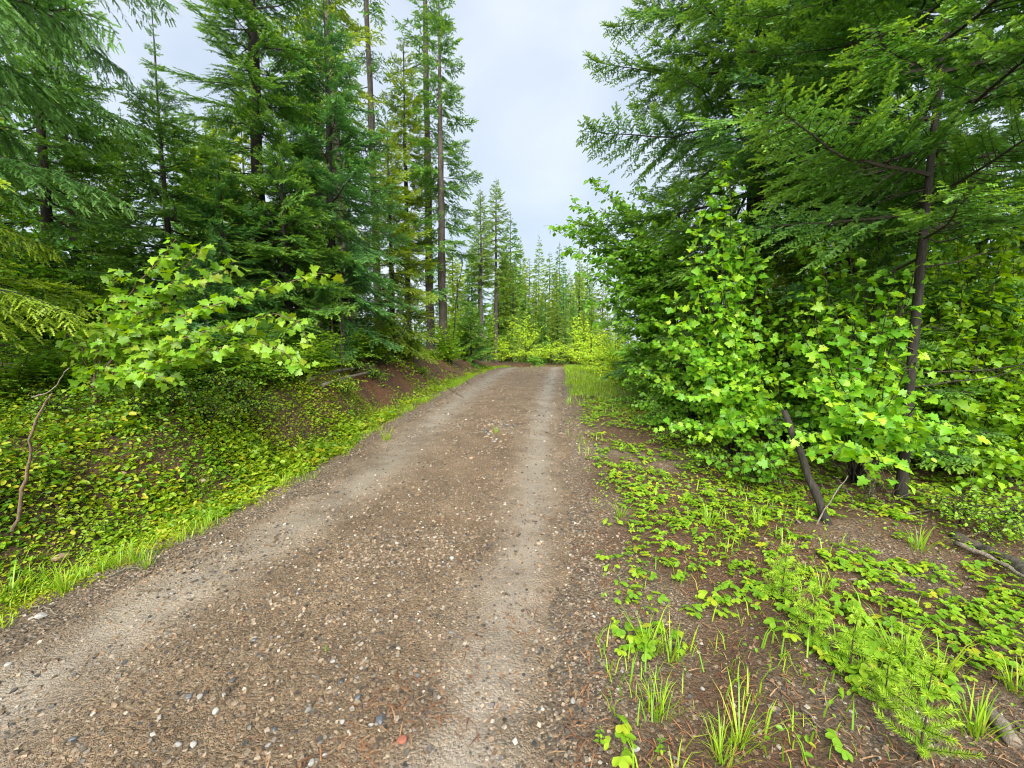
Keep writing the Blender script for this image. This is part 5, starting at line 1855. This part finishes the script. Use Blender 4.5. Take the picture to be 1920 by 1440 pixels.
wood('bent_sapling', 'pale bent bare sapling at the left edge of the ground cover', [bs, at(42, 935, dS), at(50, 880, dS), at(56, 820, dS), at(72, 775, dS), at(98, 738, dS)], .013, .006, 'root', 'sapling', seed=70, n=16, jit=.008)
wood('dead_twig', 'thin forked twig crossing the bent sapling top', [at(60, 745, dS + .1), at(95, 735, dS), at(130, 690, dS - .1)], .006, .003, 'dead', 'twig', 'dead twigs', seed=71)
lt = on_ground([(1556, 982)], -.05)[0]
wood('leaning_trunk', 'leaning reddish dead trunk at the right forest edge', [lt, at(1530, 925, lt[1] + .1), at(1500, 850, lt[1] + .3), at(1470, 770, lt[1] + .5)], .040, .025, 'bark', 'trunk', sides=10, seed=72, n=16, jit=.006)
wood('rotten_log', 'long grey rotten log lying at the right edge', on_ground([(1790, 1005), (1860, 1040), (1935, 1078)], .0), .045, .055, 'bark_grey', 'log', sides=10, seed=73, jit=.01)
wood('rotten_branch', 'thin dead branch lying along the rotten log', on_ground([(1790, 1030), (1860, 1060), (1930, 1100)], .05), .02, .012, 'dead', 'branch', seed=74)
wood('wood_chunk', 'pale broken wood chunk at the lower right', on_ground([(1850, 1338), (1900, 1400)], .02), .032, .025, 'dead', 'wood', sides=8, seed=75, jit=.004, n=6)
sticks = [([(1318, 920), (1380, 925), (1440, 935), (1505, 955)], .012, 'long pale stick under the maple at the forest edge'), ([(1340, 950), (1420, 935), (1460, 960)], .009, 'brown stick under the long pale one'), ([(1440, 955), (1480, 975), (1500, 985)], .012, 'short brown stick left of the leaning trunk'),
          ([(1590, 960), (1640, 950), (1690, 965)], .008, 'stick between the leaning trunk and the slim dark trunk'), ([(1700, 965), (1770, 955), (1830, 950)], .009, 'stick running right from the slim dark trunk'), ([(420, 1318), (435, 1298), (448, 1284)], .004, 'brown straight twig on the left of the road'),
          ([(1500, 1330), (1560, 1390), (1600, 1420)], .005, 'thin stick below the seedling row'), ([(1770, 1190), (1810, 1210), (1840, 1230)], .008, 'pale stick in the right hand litter'), ([(60, 1140), (100, 1150), (110, 1158)], .005, 'short twig beside the white stone at left'), ([(255, 1113), (300, 1110)], .005, 'pale twig at the left road edge'),
          ([(200, 1085), (240, 1070), (290, 1065)], .006, 'brown stick along the left verge'), ([(95, 940), (125, 975), (140, 1010)], .010, 'dark bent stick in the left ground cover'), ([(125, 970), (135, 945), (140, 932)], .008, 'short broken stick in the left ground cover'), ([(1810, 1010), (1850, 1000), (1900, 990)], .010, 'grey stick behind the rotten log'),
          ([(1560, 1020), (1640, 1060), (1700, 1075)], .006, 'brown stick through the far strawberries'), ([(1640, 1110), (1700, 1140), (1760, 1180)], .006, 'thin brown stick in the bare litter patch')]
for i, (px, r, lab) in enumerate(sticks):
    wood('stick', lab, on_ground(px, .015), r, r * .6, 'dead' if i % 2 == 0 else 'root', 'stick', 'fallen sticks', jit=.006, seed=80 + i)
ps = on_ground([(1530, 985)], 0)[0]
wood('dead_branch_stick', 'pale upright dead branch in front of the leaning trunk', [ps, at(1555, 940, ps[1] + .05), at(1590, 892, ps[1] + .1)], .008, .004, 'dead', 'branch', seed=98)
tw = np.random.default_rng(99)
for i in range(14):
    u = 1590 + tw.uniform(0, 100)
    d = tw.uniform(4.0, 4.6)
    b = np.array(gl(u, d, .0))
    e = b + np.array([tw.uniform(-.4, .4), tw.uniform(-.2, .2), tw.uniform(.1, .5)])
    wood('dead_twig', 'dead twig in the tangle between the right hand trunks', [b, (b + e) / 2 + tw.normal(0, .04, 3), e], .006, .002, 'twig' if i % 2 else 'dead', 'twig', 'tangled dead twigs between the right hand trunks', seed=100 + i, sides=4)

print('unique tris', sum(len(m.polygons) for m in bpy.data.meshes), 'objects', len(bpy.data.objects))
